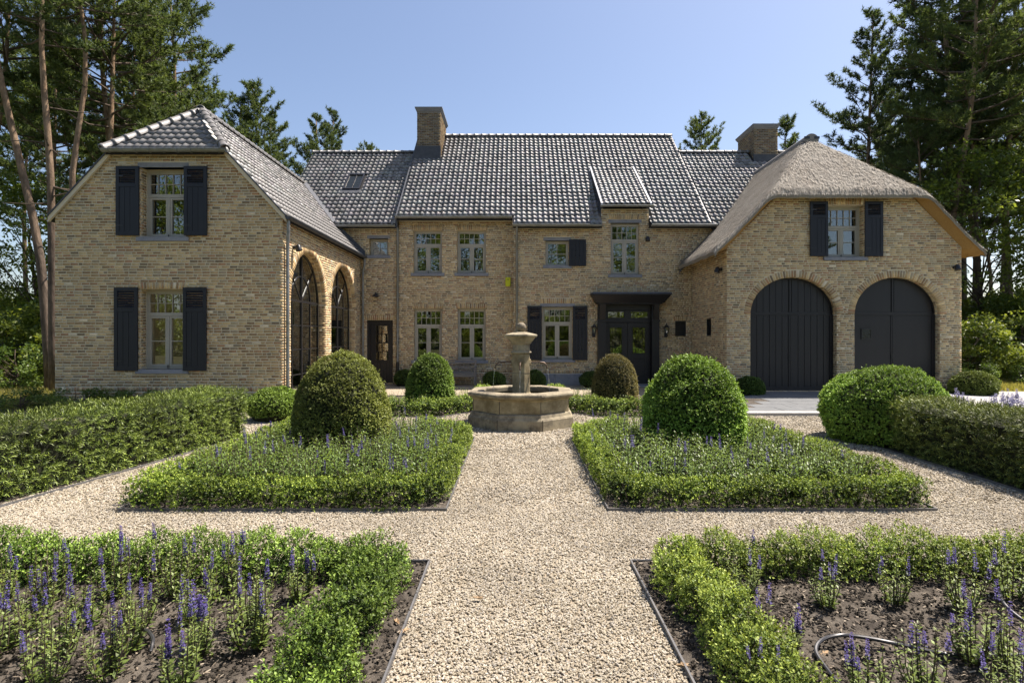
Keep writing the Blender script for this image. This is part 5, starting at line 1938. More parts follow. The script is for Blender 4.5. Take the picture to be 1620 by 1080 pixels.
def hedge_run(name, path, w, h, label, dens, leaf, c_old, c_new, seed, mat, per=7, slen=0.06, lump=0.035, lsc=7.0, plants=0.0, cat='hedge',
              group=None, up=0.45, rnd=0.45, width=0.55, spread=0.8, ragged=0.02, bright=0.25):
    path = np.array(path, float)
    for _ in range(2):                                # round the corners
        a_, b_ = path[:-1], path[1:]
        L2 = np.linalg.norm(b_ - a_, axis=1, keepdims=True)
        cut_ = np.minimum(0.25, 0.08 / L2)
        path = np.concatenate([path[:1], np.stack([a_ + (b_ - a_) * cut_, b_ - (b_ - a_) * cut_], 1).reshape(-1, 2), path[-1:]])
    sl = np.linalg.norm(np.diff(path, axis=0), axis=1)
    cum = np.concatenate([[0], np.cumsum(sl)])
    org = path.mean(0)
    per_len = 2 * h + w
    n = int(cum[-1] * per_len * dens)
    s = rng.uniform(0, cum[-1], n)
    i = np.clip(np.searchsorted(cum, s) - 1, 0, len(sl) - 1)
    f = ((s - cum[i]) / sl[i])[:, None]
    c = path[i] * (1 - f) + path[i + 1] * f
    d = unit(path[i + 1] - path[i])
    side = np.stack([d[:, 1], -d[:, 0]], -1)
    q = rng.uniform(0, per_len, n)
    rc_ = 0.35 * min(w / 2, h)
    off = np.where(q < h, -w / 2, np.where(q < h + w, q - h - w / 2, w / 2))
    z = np.where(q < h, q, np.where(q < h + w, h, per_len - q))
    # round the shoulders
    nxs = np.where(q < h, -1.0, np.where(q < h + w, 0.0, 1.0))
    nz_ = np.where((q >= h) & (q < h + w), 1.0, 0.0)
    ex, ez = np.clip(np.abs(off) - (w / 2 - rc_), 0, None), np.clip(z - (h - rc_), 0, None)
    rr = np.hypot(ex, ez)
    fac = np.where((ex > 0) & (ez > 0) & (rr > rc_), rc_ / np.maximum(rr, 1e-6), 1.0)
    sgn = np.sign(off)
    off2 = np.where((ex > 0) & (ez > 0), sgn * ((w / 2 - rc_) + ex * fac), off)
    z2 = np.where((ex > 0) & (ez > 0), (h - rc_) + ez * fac, z)
    nx2 = np.where((ex > 0) & (ez > 0), sgn * ex / np.maximum(rr, 1e-6), nxs)
    nz2 = np.where((ex > 0) & (ez > 0), ez / np.maximum(rr, 1e-6), nz_)
    P = np.concatenate([c + side * off2[:, None], z2[:, None]], 1)
    Nn = np.concatenate([side * nx2[:, None], nz2[:, None]], 1)
    # end faces
    for e, k in ((0, 1), (-1, -2)):
        m = int(w * h * dens * 1.2)
        dd = unit((path[e] - path[k])[None])[0]
        sd2 = np.array([dd[1], -dd[0]])
        o_ = rng.uniform(-w / 2, w / 2, m)
        zz = rng.uniform(0, h, m)
        P = np.concatenate([P, np.concatenate([path[e] + sd2 * o_[:, None], zz[:, None]], 1)])
        Nn = np.concatenate([Nn, np.repeat(np.array([[dd[0], dd[1], 0.0]]), m, 0)])
    if plants:                                        # single bushes with dips between them
        sa = np.concatenate([s, np.zeros(len(P) - len(s))])
        ca = np.concatenate([c, P[len(s):, :2]])
        per_id = np.floor(sa / plants)
        g = np.exp(-(((sa / plants) % 1.0 - 0.5 + 0.12 * np.sin(per_id * 7.3)) / 0.17) ** 2)[:, None]
        P[:, 2:] *= (1 - 0.24 * g) * (1 + 0.10 * np.sin(per_id * 3.7))[:, None]
        P[:, :2] = ca + (P[:, :2] - ca) * (1 - 0.22 * g)
    disp = lumps(P, seed, lsc, lump) + lumps(P, seed + 1, lsc * 2.7, lump * 0.5) + rng.normal(0, ragged, len(P)) - 0.02
    P = P + Nn * disp[:, None]
    P[:, 2] = np.maximum(P[:, 2] + lumps(P, seed + 5, lsc * 0.6, lump * 0.8) * (P[:, 2] / h), 0.02)
    inner = rng.random(len(P)) < 0.25                 # twigs inside the hedge hide the middle
    P[inner] -= Nn[inner] * rng.uniform(0.03, 0.10, (inner.sum(), 1))
    P[:, 2] = np.maximum(P[:, 2], 0.02)
    P[:, :2] -= org
    arr = sprigs(P, Nn, per, slen, leaf, c_old, c_new, up=up, rnd=rnd, width=width, spread=spread, bright=bright)
    o = put(name, leaf_mesh('foliage', *arr, mat), None, (org[0], org[1], 0))
    tag(o, label, cat, group)
    m = MB()
    lp = path - org
    if w < 0.5:                                       # low hedges: woody stems and inner leaves instead of a body
        st = np.arange(0.05, cum[-1], 0.09)
        for s1 in st:
            i1 = min(int(np.searchsorted(cum, s1)) - 1, len(sl) - 1)
            f1 = (s1 - cum[i1]) / sl[i1]
            p1 = lp[i1] * (1 - f1) + lp[i1 + 1] * f1 + rng.uniform(-0.06, 0.06, 2)
            q1 = p1 + rng.uniform(-0.07, 0.07, 2)
            m.tube([(p1[0], p1[1], 0.0), (q1[0], q1[1], h * 0.8)], [0.008, 0.003], 4, False)
        m.build('stems', M_TWIG, o)
        ni = int(cum[-1] * w * h * dens * 5.0)
        s2 = rng.uniform(0, cum[-1], ni)
        i2 = np.clip(np.searchsorted(cum, s2) - 1, 0, len(sl) - 1)
        f2 = ((s2 - cum[i2]) / sl[i2])[:, None]
        c2 = lp[i2] * (1 - f2) + lp[i2 + 1] * f2 + rng.uniform(-w * 0.38, w * 0.38, (ni, 2))
        P2 = np.concatenate([c2, rng.uniform(0.03, h * 0.85, (ni, 1))], 1)
        a2 = sprigs(P2, unit(rng.normal(0, 1, (ni, 3))), 6, slen, leaf * 1.15, tuple(0.4 * np.array(c_old)), tuple(0.6 * np.array(c_old)), bright=0.2)  # inner leaves darkened: shade inside the hedge is put into their colour
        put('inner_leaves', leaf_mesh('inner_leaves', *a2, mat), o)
        return o
    dirs = [unit((lp[min(i + 1, len(lp) - 1)] - lp[max(i - 1, 0)])[None])[0] for i in range(len(lp))]
    iw, ih = (0.045, h - 0.15) if w < 0.5 else (w / 2 - 0.12, h - 0.12)
    vs, fs = [], []
    for p_, d_ in zip(lp, dirs):
        s_ = np.array([d_[1], -d_[0]])
        for o_, z_ in ((-iw, 0.0), (-iw, ih - 0.04), (-iw * 0.6, ih), (iw * 0.6, ih), (iw, ih - 0.04), (iw, 0.0)):
            vs.append((p_[0] + s_[0] * o_, p_[1] + s_[1] * o_, z_))
    for i in range(len(lp) - 1):
        fs += [(i * 6 + k, i * 6 + (k + 1) % 6, (i + 1) * 6 + (k + 1) % 6, (i + 1) * 6 + k) for k in range(6)]
    fs += [tuple(range(6)), tuple(range((len(lp) - 1) * 6, len(lp) * 6))]
    m.add(vs, fs)
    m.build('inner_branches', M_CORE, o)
    return o


BOX_OLD, BOX_NEW = (0.042, 0.078, 0.012), (0.17, 0.235, 0.045)
topiary('box_dome', -2.78, 9.15, 0.765, 1.60, 'bell', 'large olive clipped dome nearest the left wing arches', 12000, 0.024, (0.08, 0.10, 0.02), (0.18, 0.20, 0.05), 11, 0.006, slen=0.035)
topiary('box_dome', 2.84, 9.05, 0.79, 1.53, 'bell', 'large bright green dome in front of the garage corner', 11000, 0.030, (0.06, 0.12, 0.02), (0.20, 0.30, 0.052), 13, 0.016)
topiary('box_dome', -2.15, 14.4, 0.62, 1.40, 'bell', 'smaller green dome behind the fountain, left, before the bench', 6500, 0.032, (0.05, 0.095, 0.016), (0.15, 0.22, 0.04), 15, 0.010, slen=0.045)
topiary('box_dome', 2.52, 14.4, 0.60, 1.40, 'bell', 'smaller brownish olive dome right in front of the front door', 7500, 0.024, (0.085, 0.08, 0.024), (0.17, 0.145, 0.055), 17, 0.005, slen=0.035)
topiary('box_dome', 6.45, 9.95, 1.02, 1.28, 'dome', 'broad green dome standing before the right garage door', 11500, 0.031, (0.06, 0.12, 0.02), (0.20, 0.295, 0.052), 19, 0.016)
topiary('box_ball', -5.22, 12.4, 0.60, 0.72, 'ball', 'low green ball at the far end of the left yew hedge', 4200, 0.03, BOX_OLD, (0.16, 0.23, 0.04), 21, 0.012, group='low box balls')
topiary('box_ball', 6.95, 16.9, 0.45, 0.62, 'ball', 'small dark ball left of the left garage door', 2200, 0.035, (0.03, 0.055, 0.012), (0.07, 0.115, 0.025), 23, 0.012, group='low box balls')
topiary('box_ball', 13.65, 16.95, 0.62, 0.78, 'ball', 'small ball at the right corner of the garage', 3600, 0.035, (0.05, 0.075, 0.015), (0.12, 0.15, 0.035), 25, 0.012, group='low box balls')
for i, (x_, y_, r_, lb) in enumerate(((-0.75, 20.3, 0.42, 'small shaded ball behind the fountain beside the bench'), (0.70, 20.2, 0.40, 'small shaded ball behind the fountain before the plinth'),
                                      (2.72, 20.3, 0.40, 'small shaded ball left of the front door step'), (-4.05, 20.9, 0.42, 'small shaded ball right of the glazed side door'))):
    topiary('box_ball', x_, y_, r_, 0.58, 'ball', lb, 1500, 0.036, (0.03, 0.052, 0.012), (0.07, 0.11, 0.025), 31 + i, 0.015, group='low box balls')

# long yew hedges on both sides
YEW_OLD, YEW_NEW = (0.032, 0.055, 0.011), (0.145, 0.185, 0.034)
hedge_run('yew_hedge', [(-5.22, 10.35), (-5.6, 8.2), (-5.98, 6.2), (-6.3, 4.4)], 0.72, 0.86, 'long feathery yew hedge along the left side path', 540, 0.050, YEW_OLD, YEW_NEW, 41, M_YEW,
          per=10, slen=0.085, lump=0.03, lsc=4.5, up=0.25, rnd=0.4, width=0.17, spread=0.75, ragged=0.012, bright=0.35)
hedge_run('yew_hedge', [(6.42, 9.55), (6.44, 7.4), (6.45, 4.4)], 0.86, 0.83, 'dark feathery yew hedge along the right side path', 540, 0.050, (0.036, 0.056, 0.012), (0.14, 0.165, 0.035), 43, M_YEW,
          per=10, slen=0.085, lump=0.03, lsc=4.5, up=0.25, rnd=0.4, width=0.17, spread=0.75, ragged=0.012, bright=0.35)


# low box hedges round the beds
def ring_path(s):
    x0, x1 = AX + s * (PH + 0.20), AX + s * (OUTX - 0.08)
    r = 2.15
    a1, a0 = math.acos((PH + 0.20) / r), math.asin((FC[1] - 10.8) / r)
    arc = [(AX + s * r * math.cos(a), FC[1] - r * math.sin(a)) for a in np.linspace(a1, a0, 7)]
    return [(x1, 10.8), (x1, 8.5), (x1, 6.10), (AX + s * 2.6, 6.10), (x0, 6.10), (x0, 8.0)] + arc


for s_, lb, sd_ in ((-1, 'low box hedge round the middle left bed', 51), (1, 'low box hedge round the middle right bed', 53)):
    hedge_run('box_hedge', ring_path(s_), 0.35, 0.30, lb, 840, 0.022, BOX_OLD, (0.205, 0.26, 0.04), sd_, M_LEAF, per=7, slen=0.045, lump=0.03, lsc=9, ragged=0.008, group='low box hedges')


def far_path(s):
    x0, x1 = AX + s * (PH + 0.2), AX + s * (OUTX - 0.2)
    r = 2.2
    a1, a0 = math.acos((PH + 0.20) / r), math.asin((12.95 - FC[1]) / r)
    arc = [(AX + s * r * math.cos(a), FC[1] + r * math.sin(a)) for a in np.linspace(a1, a0, 7)]
    return [(x0, 17.0), (x0, 15.0)] + arc + [(AX + s * 2.8, 12.95), (x1, 12.95)]


for s_, lb, sd_ in ((-1, 'low box hedge round the far left bed behind the fountain', 55), (1, 'low box hedge round the far right bed behind the fountain', 57)):
    hedge_run('box_hedge', far_path(s_), 0.36, 0.36, lb, 330, 0.036, BOX_OLD, (0.20, 0.255, 0.05), sd_, M_LEAF, per=7, slen=0.07, lump=0.045, lsc=9, ragged=0.015, group='low box hedges')
hedge_run('box_hedge', [(-5.6, 4.33), (-3.0, 4.33), (-0.95, 4.34), (-0.99, 3.9), (-1.02, 3.2), (-1.02, 2.3)], 0.37, 0.29, 'ragged low box hedge edging the near left bed', 1280, 0.019, BOX_OLD, (0.15, 0.215, 0.038), 61, M_LEAF,
          per=8, slen=0.055, lump=0.04, lsc=9, ragged=0.012, plants=0.40, up=0.3, group='low box hedges')
hedge_run('box_hedge', [(5.6, 4.36), (3.2, 4.36), (1.17, 4.36), (1.22, 3.9), (1.27, 3.2), (1.28, 2.3)], 0.32, 0.28, 'sparse yellowish low box hedge edging the near right bed', 1350, 0.019, (0.065, 0.10, 0.018), (0.19, 0.23, 0.042), 63, M_LEAF,
          per=8, slen=0.055, lump=0.05, lsc=9, ragged=0.014, plants=0.36, group='low box hedges')


# ------------------------------------------------------------------ flowering sage
def spike_mesh(seed, L=0.12):
    r = np.random.default_rng(seed)
    n = 110
    t = r.uniform(0, 1, n)
    a = r.uniform(0, 6.28, n)
    ringed = np.floor(t * 9) / 9 + r.uniform(0, 0.05, n)
    rad = np.stack([np.cos(a), np.sin(a), np.zeros(n)], -1)
    P = rad * 0.003 + np.stack([0 * t, 0 * t, ringed * L], -1)
    D = unit(rad + np.array([0, 0, 0.7]) + r.normal(0, 0.2, (n, 3)))
    ln = (0.016 * (1.1 - 0.6 * t)) * r.uniform(0.7, 1.2, n)
    c = np.array([0.135, 0.12, 0.28])[None] * (1 - t[:, None]) + np.array([0.10, 0.07, 0.24])[None] * t[:, None]
    c = c * r.uniform(0.6, 1.5, (n, 1))
    return leaf_mesh('flower_spike', P, D, unit(np.cross(D, np.cross(rad, [0, 0, 1.0])) + 1e-3), ln, ln * 0.6, c, M_FLOWER)


SPIKES = [spike_mesh(70 + i, 0.10 + 0.025 * i) for i in range(3)]


def sage_proto(seed, stems=16, h=0.34, leaf=0.045, nspk=7, spread=0.5, name='sage_plant', c0=(0.14, 0.20, 0.05), c1=(0.26, 0.33, 0.10), lv=11):
    r = np.random.default_rng(seed)
    Ps, Ds, Ns, Ls, Cs, tips = [], [], [], [], [], []
    sv, sf = [], []
    stem = MB()
    for k in range(stems):
        a = r.uniform(0, 6.28)
        o = r.uniform(0, spread)
        hh = h * r.uniform(0.6, 1.1)
        b = np.array([math.cos(a) * 0.05, math.sin(a) * 0.05, 0.0])
        tip = b + np.array([math.cos(a) * o * hh * 0.75, math.sin(a) * o * hh * 0.75, hh])
        mid = (b + tip) / 2 + np.array([math.cos(a), math.sin(a), 0]) * 0.02
        tips.append((tip, unit((tip - mid)[None])[0]))
        stem.tube([b, mid, tip], [0.004, 0.003, 0.002], 4, False)
        for j in range(lv):
            t = (j + r.uniform(0, 0.8)) / lv
            p = b * (1 - t) ** 2 + 2 * mid * t * (1 - t) + tip * t * t
            for sgn in (0, math.pi):
                az = j * 1.57 + sgn + r.uniform(-0.5, 0.5)
                d = np.array([math.cos(az), math.sin(az), r.uniform(0.1, 0.9)])
                Ps.append(p)
                Ds.append(d)
                Ns.append(np.array([-0.3 * math.cos(az), -0.3 * math.sin(az), 1.0]))
                Ls.append(leaf * (1.15 - 0.65 * t) * r.uniform(0.7, 1.25))
                Cs.append((np.array(c0) * (1 - t) + np.array(c1) * t) * r.uniform(0.7, 1.3))
    arr = [np.array(x) for x in (Ps, Ds, Ns, Ls, Cs)]
    me = leaf_mesh('leaves', arr[0], unit(arr[1]), unit(arr[2]), arr[3], arr[3] * 0.40, arr[4], M_BROAD, 0.15)
    return me, stem.mesh('stems', M_TWIG), tips, nspk


SAGE = [sage_proto(80 + i, 15 + i, 0.31 + 0.03 * (i % 3), nspk=(6, 4, 3, 5, 3)[i]) for i in range(5)]
SAGE_MID = [sage_proto(90 + i, 20, 0.36, 0.062, nspk=(3, 2, 4)[i], lv=8, spread=0.7, c0=(0.09, 0.16, 0.042), c1=(0.19, 0.28, 0.075)) for i in range(3)]


def plant_sage(protos, i, x, y, label, group, scale=1.0, spk=None, rz=None):
    me, st, tips, ns = protos[i % len(protos)]
    r = empty('sage_plant', (x, y, 0.015), random.uniform(0, 6.28) if rz is None else rz, scale)
    tag(r, label, 'sage', group)
    put('leaves', me, r)
    put('stems', st, r)
    for k in range(ns if spk is None else spk):
        tip, d = tips[(k * 3 + i) % len(tips)]
        o = put('flower_spike', SPIKES[(k + i) % 3], r, tuple(tip - np.array(d) * 0.03))
        o.rotation_euler = Vector((d[0] * 0.5, d[1] * 0.5, 1)).to_track_quat('Z', 'Y').to_euler()
        o.scale = (1, 1, random.uniform(0.75, 1.2))
    return r


ORD = ['first', 'second', 'third', 'fourth', 'fifth', 'sixth', 'seventh', 'eighth', 'ninth', 'tenth', 'eleventh', 'twelfth']
k = 0
for row, (yy, x0, x1, n) in enumerate(((3.92, -1.55, -4.1, 7), (3.58, -1.45, -3.75, 7), (3.28, -1.5, -3.5, 6), (2.98, -1.6, -3.2, 5))):
    for i in range(n):
        x_ = x0 + (x1 - x0) * (i + 0.5 * (row % 2)) / (n - 0.5) + random.uniform(-0.08, 0.08)
        plant_sage(SAGE, k, x_, yy + random.uniform(-0.07, 0.07),
                   'purple sage in the near left bed, %s from the path, %s row from hedge' % (ORD[i], ORD[row]), 'sage plants in the near left bed', random.uniform(0.92, 1.15))
        k += 1
for j, (px_, py_, sc, lb) in enumerate(((1180, 945, 0.95, 'sage clump nearest the corner of the right box hedge'), (1308, 962, 0.9, 'sage clump in the middle of the far row, near right bed'),
                                        (1415, 958, 0.85, 'thin sage clump with few spikes in the far row, near right bed'), (1238, 1046, 1.0, 'bushy sage beside the right box hedge, left of the hose'),
                                        (1525, 968, 1.05, 'sage clump with many spikes above the hose end'), (1600, 950, 1.1, 'sage clump at the right edge of the picture, far row'),
                                        (1538, 1050, 1.05, 'large sage clump crossing the hose at its right end'), (1602, 1062, 1.0, 'sage clump at the right edge of the picture beside the hose'),
                                        (1372, 1105, 0.9, 'sage spikes rising inside the loop of the hose'), (1462, 1110, 1.0, 'sage clump below the middle of the hose'),
                                        (1225, 1125, 0.8, 'low sage at the bottom edge beside the right hedge'), (1600, 1130, 0.95, 'sage clump in the bottom right corner of the picture'))):
    gx_, gy_ = ground_point(px_, py_)
    plant_sage(SAGE, j + 2, gx_, gy_, lb, 'sage plants in the near right bed', sc * 0.95)

for s_, nm in ((-1, 'left'), (1, 'right')):
    cx_, cy_ = ((-2.78, 9.15) if s_ < 0 else (2.84, 9.05))
    j = 0
    for yy in np.arange(6.48, 10.5, 0.31):
        for xx in np.arange(1.25, 3.95, 0.31):
            x_, y_ = AX + s_ * (xx + random.uniform(-0.09, 0.09) + (0.18 if j % 2 else 0)), yy + random.uniform(-0.08, 0.08)
            j += 1
            if math.hypot(x_ - cx_, y_ - cy_) < 0.86 or math.hypot(x_ - FC[0], y_ - FC[1]) < 2.42:
                continue
            plant_sage(SAGE_MID, j, x_, y_, 'green sage with few purple spikes round the %s large dome' % ('olive' if s_ < 0 else 'bright green'),
                       'sage round the %s dome' % nm, random.uniform(1.0, 1.32), spk=random.choice((0, 0, 0, 0, 1, 1, 2)))
    for i, (dx, yy) in enumerate(((1.5, 14.0), (1.6, 14.6), (1.4, 15.2), (3.1, 13.6), (3.3, 14.3), (2.4, 13.5), (2.9, 15.2), (1.9, 15.5))):
        x_ = AX + s_ * dx
        plant_sage(SAGE_MID, i, x_, yy, 'green sage in the far %s bed behind the fountain' % nm, 'sage in the far %s bed' % nm, 1.15, spk=0)

# pale catmint beyond the right hedge
CAT = [sage_proto(100 + i, 22, 0.36, 0.03, nspk=14, spread=0.9, c0=(0.11, 0.14, 0.08), c1=(0.22, 0.24, 0.20), lv=9) for i in range(2)]
cat_spikes = []
for i in range(2):
    me = SPIKES[i].copy()
    d_ = np.empty(len(me.vertices) * 4, np.float32)
    me.attributes['col'].data.foreach_get('color', d_)
    d_ = d_.reshape(-1, 4)
    d_[:, :3] = np.array([0.27, 0.265, 0.40]) * (0.7 + 0.6 * rng.random((len(d_), 1)))
    me.attributes['col'].data.foreach_set('color', d_.ravel())
    cat_spikes.append(me)
i = 0
for (x_, y_) in ((8.1, 10.6), (8.8, 10.1), (8.6, 11.2), (9.5, 10.8), (9.3, 9.6), (10.2, 10.2), (10.0, 11.4)):
    me, st, tips, ns = CAT[i % 2]
    r = empty('catmint', (x_, y_, 0.0), random.uniform(0, 6), random.uniform(1.65, 1.9))
    tag(r, 'pale lavender catmint clump behind the right yew hedge', 'catmint', 'catmint behind the right hedge')
    put('leaves', me, r)
    put('stems', st, r)
    for kk in range(ns):
        tip, d = tips[kk % len(tips)]
        o = put('flower_spike', cat_spikes[kk % 2], r, tuple(tip - np.array(d) * 0.04))
        o.scale = (1.3, 1.3, 1.0)
    i += 1


# drip hoses
def hose(pts, label, r=0.011):
    P = np.array(pts, float)
    out = []
    for a in range(len(P) - 1):
        p0, p1, p2, p3 = P[max(a - 1, 0)], P[a], P[a + 1], P[min(a + 2, len(P) - 1)]
        for t in np.linspace(0, 1, 8, endpoint=False):
            out.append(0.5 * ((2 * p1) + (-p0 + p2) * t + (2 * p0 - 5 * p1 + 4 * p2 - p3) * t * t + (-p0 + 3 * p1 - 3 * p2 + p3) * t ** 3))
    out.append(P[-1])
    o = MB().tube([tuple(p) for p in out], r, 8).build('drip_hose', M_HOSE, None, True)
    return tag(o, label, 'hose', 'black drip hoses on the soil')


def gp(px_, py_, z):
    return (*ground_point(px_, py_, z), z)


hose([gp(1335, 1090, 0.03), gp(1310, 1060, 0.03), gp(1291, 1030, 0.05), gp(1300, 1012, 0.07), gp(1330, 1004, 0.08), gp(1370, 1008, 0.07), gp(1420, 1018, 0.05), gp(1500, 1034, 0.04), gp(1580, 1036, 0.03), gp(1700, 1030, 0.03)],
     'black drip hose looping over the soil of the near right bed')
hose([gp(1580, 925, 0.06), gp(1586, 950, 0.09), gp(1602, 968, 0.06), gp(1625, 985, 0.03)], 'short curve of black hose among sage at the right edge')
hose([gp(-40, 1030, 0.03), gp(0, 1022, 0.04), gp(30, 1010, 0.05), gp(60, 996, 0.03)], 'black hose end among sage at the left edge')
hose([gp(222, 992, 0.03), gp(236, 1000, 0.06), gp(242, 1012, 0.06), gp(238, 1030, 0.02)], 'short black hose bend between sage in the near left bed')
# ------------------------------------------------------------------ trees
def trunk_curve(H, bends, n=14):
    """bends: list of (fraction, dx, dy)"""
    fr = np.array([b[0] for b in bends])
    t = np.linspace(0, 1, n)
    # smooth interpolation through the bend points
    def sm(vals):
        lin = np.interp(np.linspace(0, 1, 60), fr, vals)
        k = np.ones(9) / 9
        pad = np.concatenate([[lin[0]] * 4, lin, [lin[-1]] * 4])
        return np.interp(t, np.linspace(0, 1, 60), np.convolve(pad, k, 'valid'))
    return np.stack([sm([b[1] for b in bends]), sm([b[2] for b in bends]), t * H], -1)


def pine_meshes(seed, H, r0, crown, Rad, bends=((0, 0, 0), (1, 0, 0)), nb=46, tuft=0.23, c0=(0.040, 0.062, 0.022), c1=(0.085, 0.115, 0.042), dead=8, top=0.3, dens=1.0, wind=0.0):
    r = np.random.default_rng(seed)
    path = trunk_curve(H, bends)
    rad = r0 * (1 - 0.82 * np.linspace(0, 1, len(path)) ** 1.1)
    trunk = MB().tube([tuple(p) for p in path], list(rad), 12)
    bmesh_ = MB()
    at = lambda t: np.array([np.interp(t, np.linspace(0, 1, len(path)), path[:, i]) for i in range(3)])
    tp, td = [], []
    for k in range(dead):                              # bare broken snags below the crown
        t = r.uniform(0.2, crown + 0.08)
        a = r.uniform(0, 6.28)
        p = at(t)
        L = r.uniform(0.4, 1.8)
        d = np.array([math.cos(a), math.sin(a), r.uniform(-0.35, 0.25)])
        bmesh_.tube([p, p + d * L * 0.5, p + d * L + np.array([0, 0, r.uniform(-0.15, 0.1)])], [0.03, 0.018, 0.006], 4, False)
    az0 = r.uniform(0, 6.28)
    for k in range(nb):
        f = (k + r.uniform(-0.4, 0.4)) / nb
        f = min(max(f, 0), 1)
        t = crown + (1 - crown) * f
        az = az0 + k * 2.4 + r.uniform(-0.5, 0.5)
        p = at(t)
        prof = (1 - f) ** 0.75 * (0.55 + 0.45 * min(1, f * 4)) + top * 0.25
        L = Rad * prof * r.uniform(0.55, 1.15)
        el = -0.10 + 0.95 * f + r.uniform(-0.2, 0.2)
        d = np.array([math.cos(az) * math.cos(el) + wind, math.sin(az) * math.cos(el), math.sin(el)])
        pts = [p + d * L * s + np.array([0, 0, (0.16 * L) * s * s + r.normal(0, 0.03 * L)]) * (s > 0) for s in (0, 0.3, 0.6, 1.0)]
        br = 0.0085 * L + 0.009
        bmesh_.tube(pts, [br * 1.4, br, br * 0.6, br * 0.2], 5, False)
        pa = np.array(pts)
        ns = int(5 + 2.2 * L)
        for j in range(ns):
            s = 0.30 + 0.70 * (j + r.uniform(0, 1)) / ns
            b = np.array([np.interp(s, [0, 0.3, 0.6, 1.0], pa[:, i]) for i in range(3)])
            dirb = unit((pa[-1] - pa[0])[None])[0]
            sid = unit(np.cross(dirb, [0, 0, 1.0])[None])[0] * (1 if j % 2 else -1)
            dd = unit((dirb * r.uniform(0.4, 0.9) + sid * r.uniform(0.3, 0.9) + np.array([0, 0, r.uniform(0.0, 0.6)]))[None])[0]
            sl = L * r.uniform(0.18, 0.36) * (1.25 - 0.6 * s) + 0.15
            e = b + dd * sl
            bmesh_.tube([b, e], [br * 0.4, 0.004], 3, False)
            nt_ = max(3, int((3 + sl * 9) * dens))
            for q in range(nt_):
                u = 0.25 + 0.75 * (q + r.uniform(0, 1)) / nt_
                tp.append(b + (e - b) * u + r.normal(0, 0.05, 3) + np.array([0, 0, 0.03]))
                td.append(unit((dd + r.normal(0, 0.45, 3) + np.array([0, 0, 0.45]))[None])[0])
    tp, td = np.array(tp), np.array(td)
    n, per = len(tp), 9
    D = unit(td[:, None] * 0.75 + r.normal(0, 0.62, (n, per, 3)))
    L = tuft * r.uniform(0.6, 1.25, (n, per, 1))
    S = unit(np.cross(D, r.normal(0, 1, (n, per, 3))))
    w = tuft * 0.085 * r.uniform(0.7, 1.3, (n, per, 1))
    b = tp[:, None] - D * 0.03
    V = np.stack([b - S * w, b + S * w, b + D * L], 2).reshape(-1, 3)
    F = np.arange(n * per * 3).reshape(-1, 3)
    cl = r.uniform(0, 1, (n, 1, 1))
    c = 1.55 * (np.array(c0) * (1 - cl) + np.array(c1) * cl) * r.uniform(0.75, 1.25, (n, per, 1))
    crown_me = np_mesh('needles', V, F, M_NEEDLE, np.repeat(c.reshape(-1, 3), 3, 0))
    tm = trunk.mesh('trunk', M_TRUNK, True)
    return tm, bmesh_.mesh('branches', M_TWIG), crown_me


def plant_tree(name, meshes, x, y, label, cat, group=None, rz=0.0, sc=1.0, sz=None):
    r = empty(name, (x, y, -0.03), rz)
    r.scale = (sc, sc, sz or sc)
    tag(r, label, cat, group)
    for nm, me in zip(('trunk', 'branches', 'crown'), meshes):
        put(nm, me, r)
    return r


PINES = [pine_meshes(201, 20, 0.17, 0.34, 4.6, ((0, 0, 0), (0.4, 0.3, 0.1), (0.7, -0.2, 0), (1, 0.2, 0)), nb=50, dens=1.3, tuft=0.25),
         pine_meshes(202, 19, 0.15, 0.52, 4.2, ((0, 0, 0), (0.3, -0.5, 0.1), (0.6, 0.35, 0.1), (1, 0.6, 0)), nb=48, dens=1.3, tuft=0.25, c0=(0.045, 0.07, 0.022), c1=(0.10, 0.13, 0.045)),
         pine_meshes(203, 21, 0.17, 0.42, 3.6, ((0, 0, 0), (0.5, -0.2, 0), (1, 0.3, 0)), nb=54, dens=1.3, tuft=0.25, c0=(0.032, 0.052, 0.024), c1=(0.065, 0.092, 0.04)),
         pine_meshes(204, 18, 0.14, 0.45, 3.9, ((0, 0, 0), (0.35, 0.4, 0.2), (0.7, 0.1, -0.2), (1, -0.5, 0)), nb=46, dens=1.3, tuft=0.25, wind=0.15)]
# the tall pines one can tell apart on the left
lean = pine_meshes(205, 19, 0.15, 0.72, 3.2, ((0, 0, 0), (0.25, -0.35, 0), (0.55, -1.7, 0), (0.8, -2.6, 0), (1, -2.9, 0)), nb=30, dens=1.0, dead=5)
sbend = pine_meshes(206, 19, 0.12, 0.66, 3.4, ((0, 0, 0), (0.25, 0.05, 0), (0.42, 0.0, 0), (0.52, 0.55, 0), (0.68, 0.45, 0), (0.8, -0.25, 0), (1, -0.55, 0)), nb=36, dens=1.0, dead=10)
crook = pine_meshes(207, 18, 0.14, 0.62, 3.4, ((0, 0, 0), (0.4, -0.1, 0), (0.62, -0.45, 0), (0.78, -0.3, 0), (0.9, -0.75, 0), (1, -1.0, 0)), nb=36, dens=1.0, dead=10)
plant_tree('pine_tree', lean, -15.5, 19.0, 'pine leaning left with bare trunk at the left edge of the picture', 'tree')
plant_tree('pine_tree', crook, -14.75, 18.2, 'crooked bare pine just left of the left wing', 'tree', 'pines beside the left wing')
plant_tree('pine_tree', sbend, -15.3, 19.6, 'slender orange pine with an S bend above the left gable edge', 'tree', 'pines beside the left wing', sc=1.02)
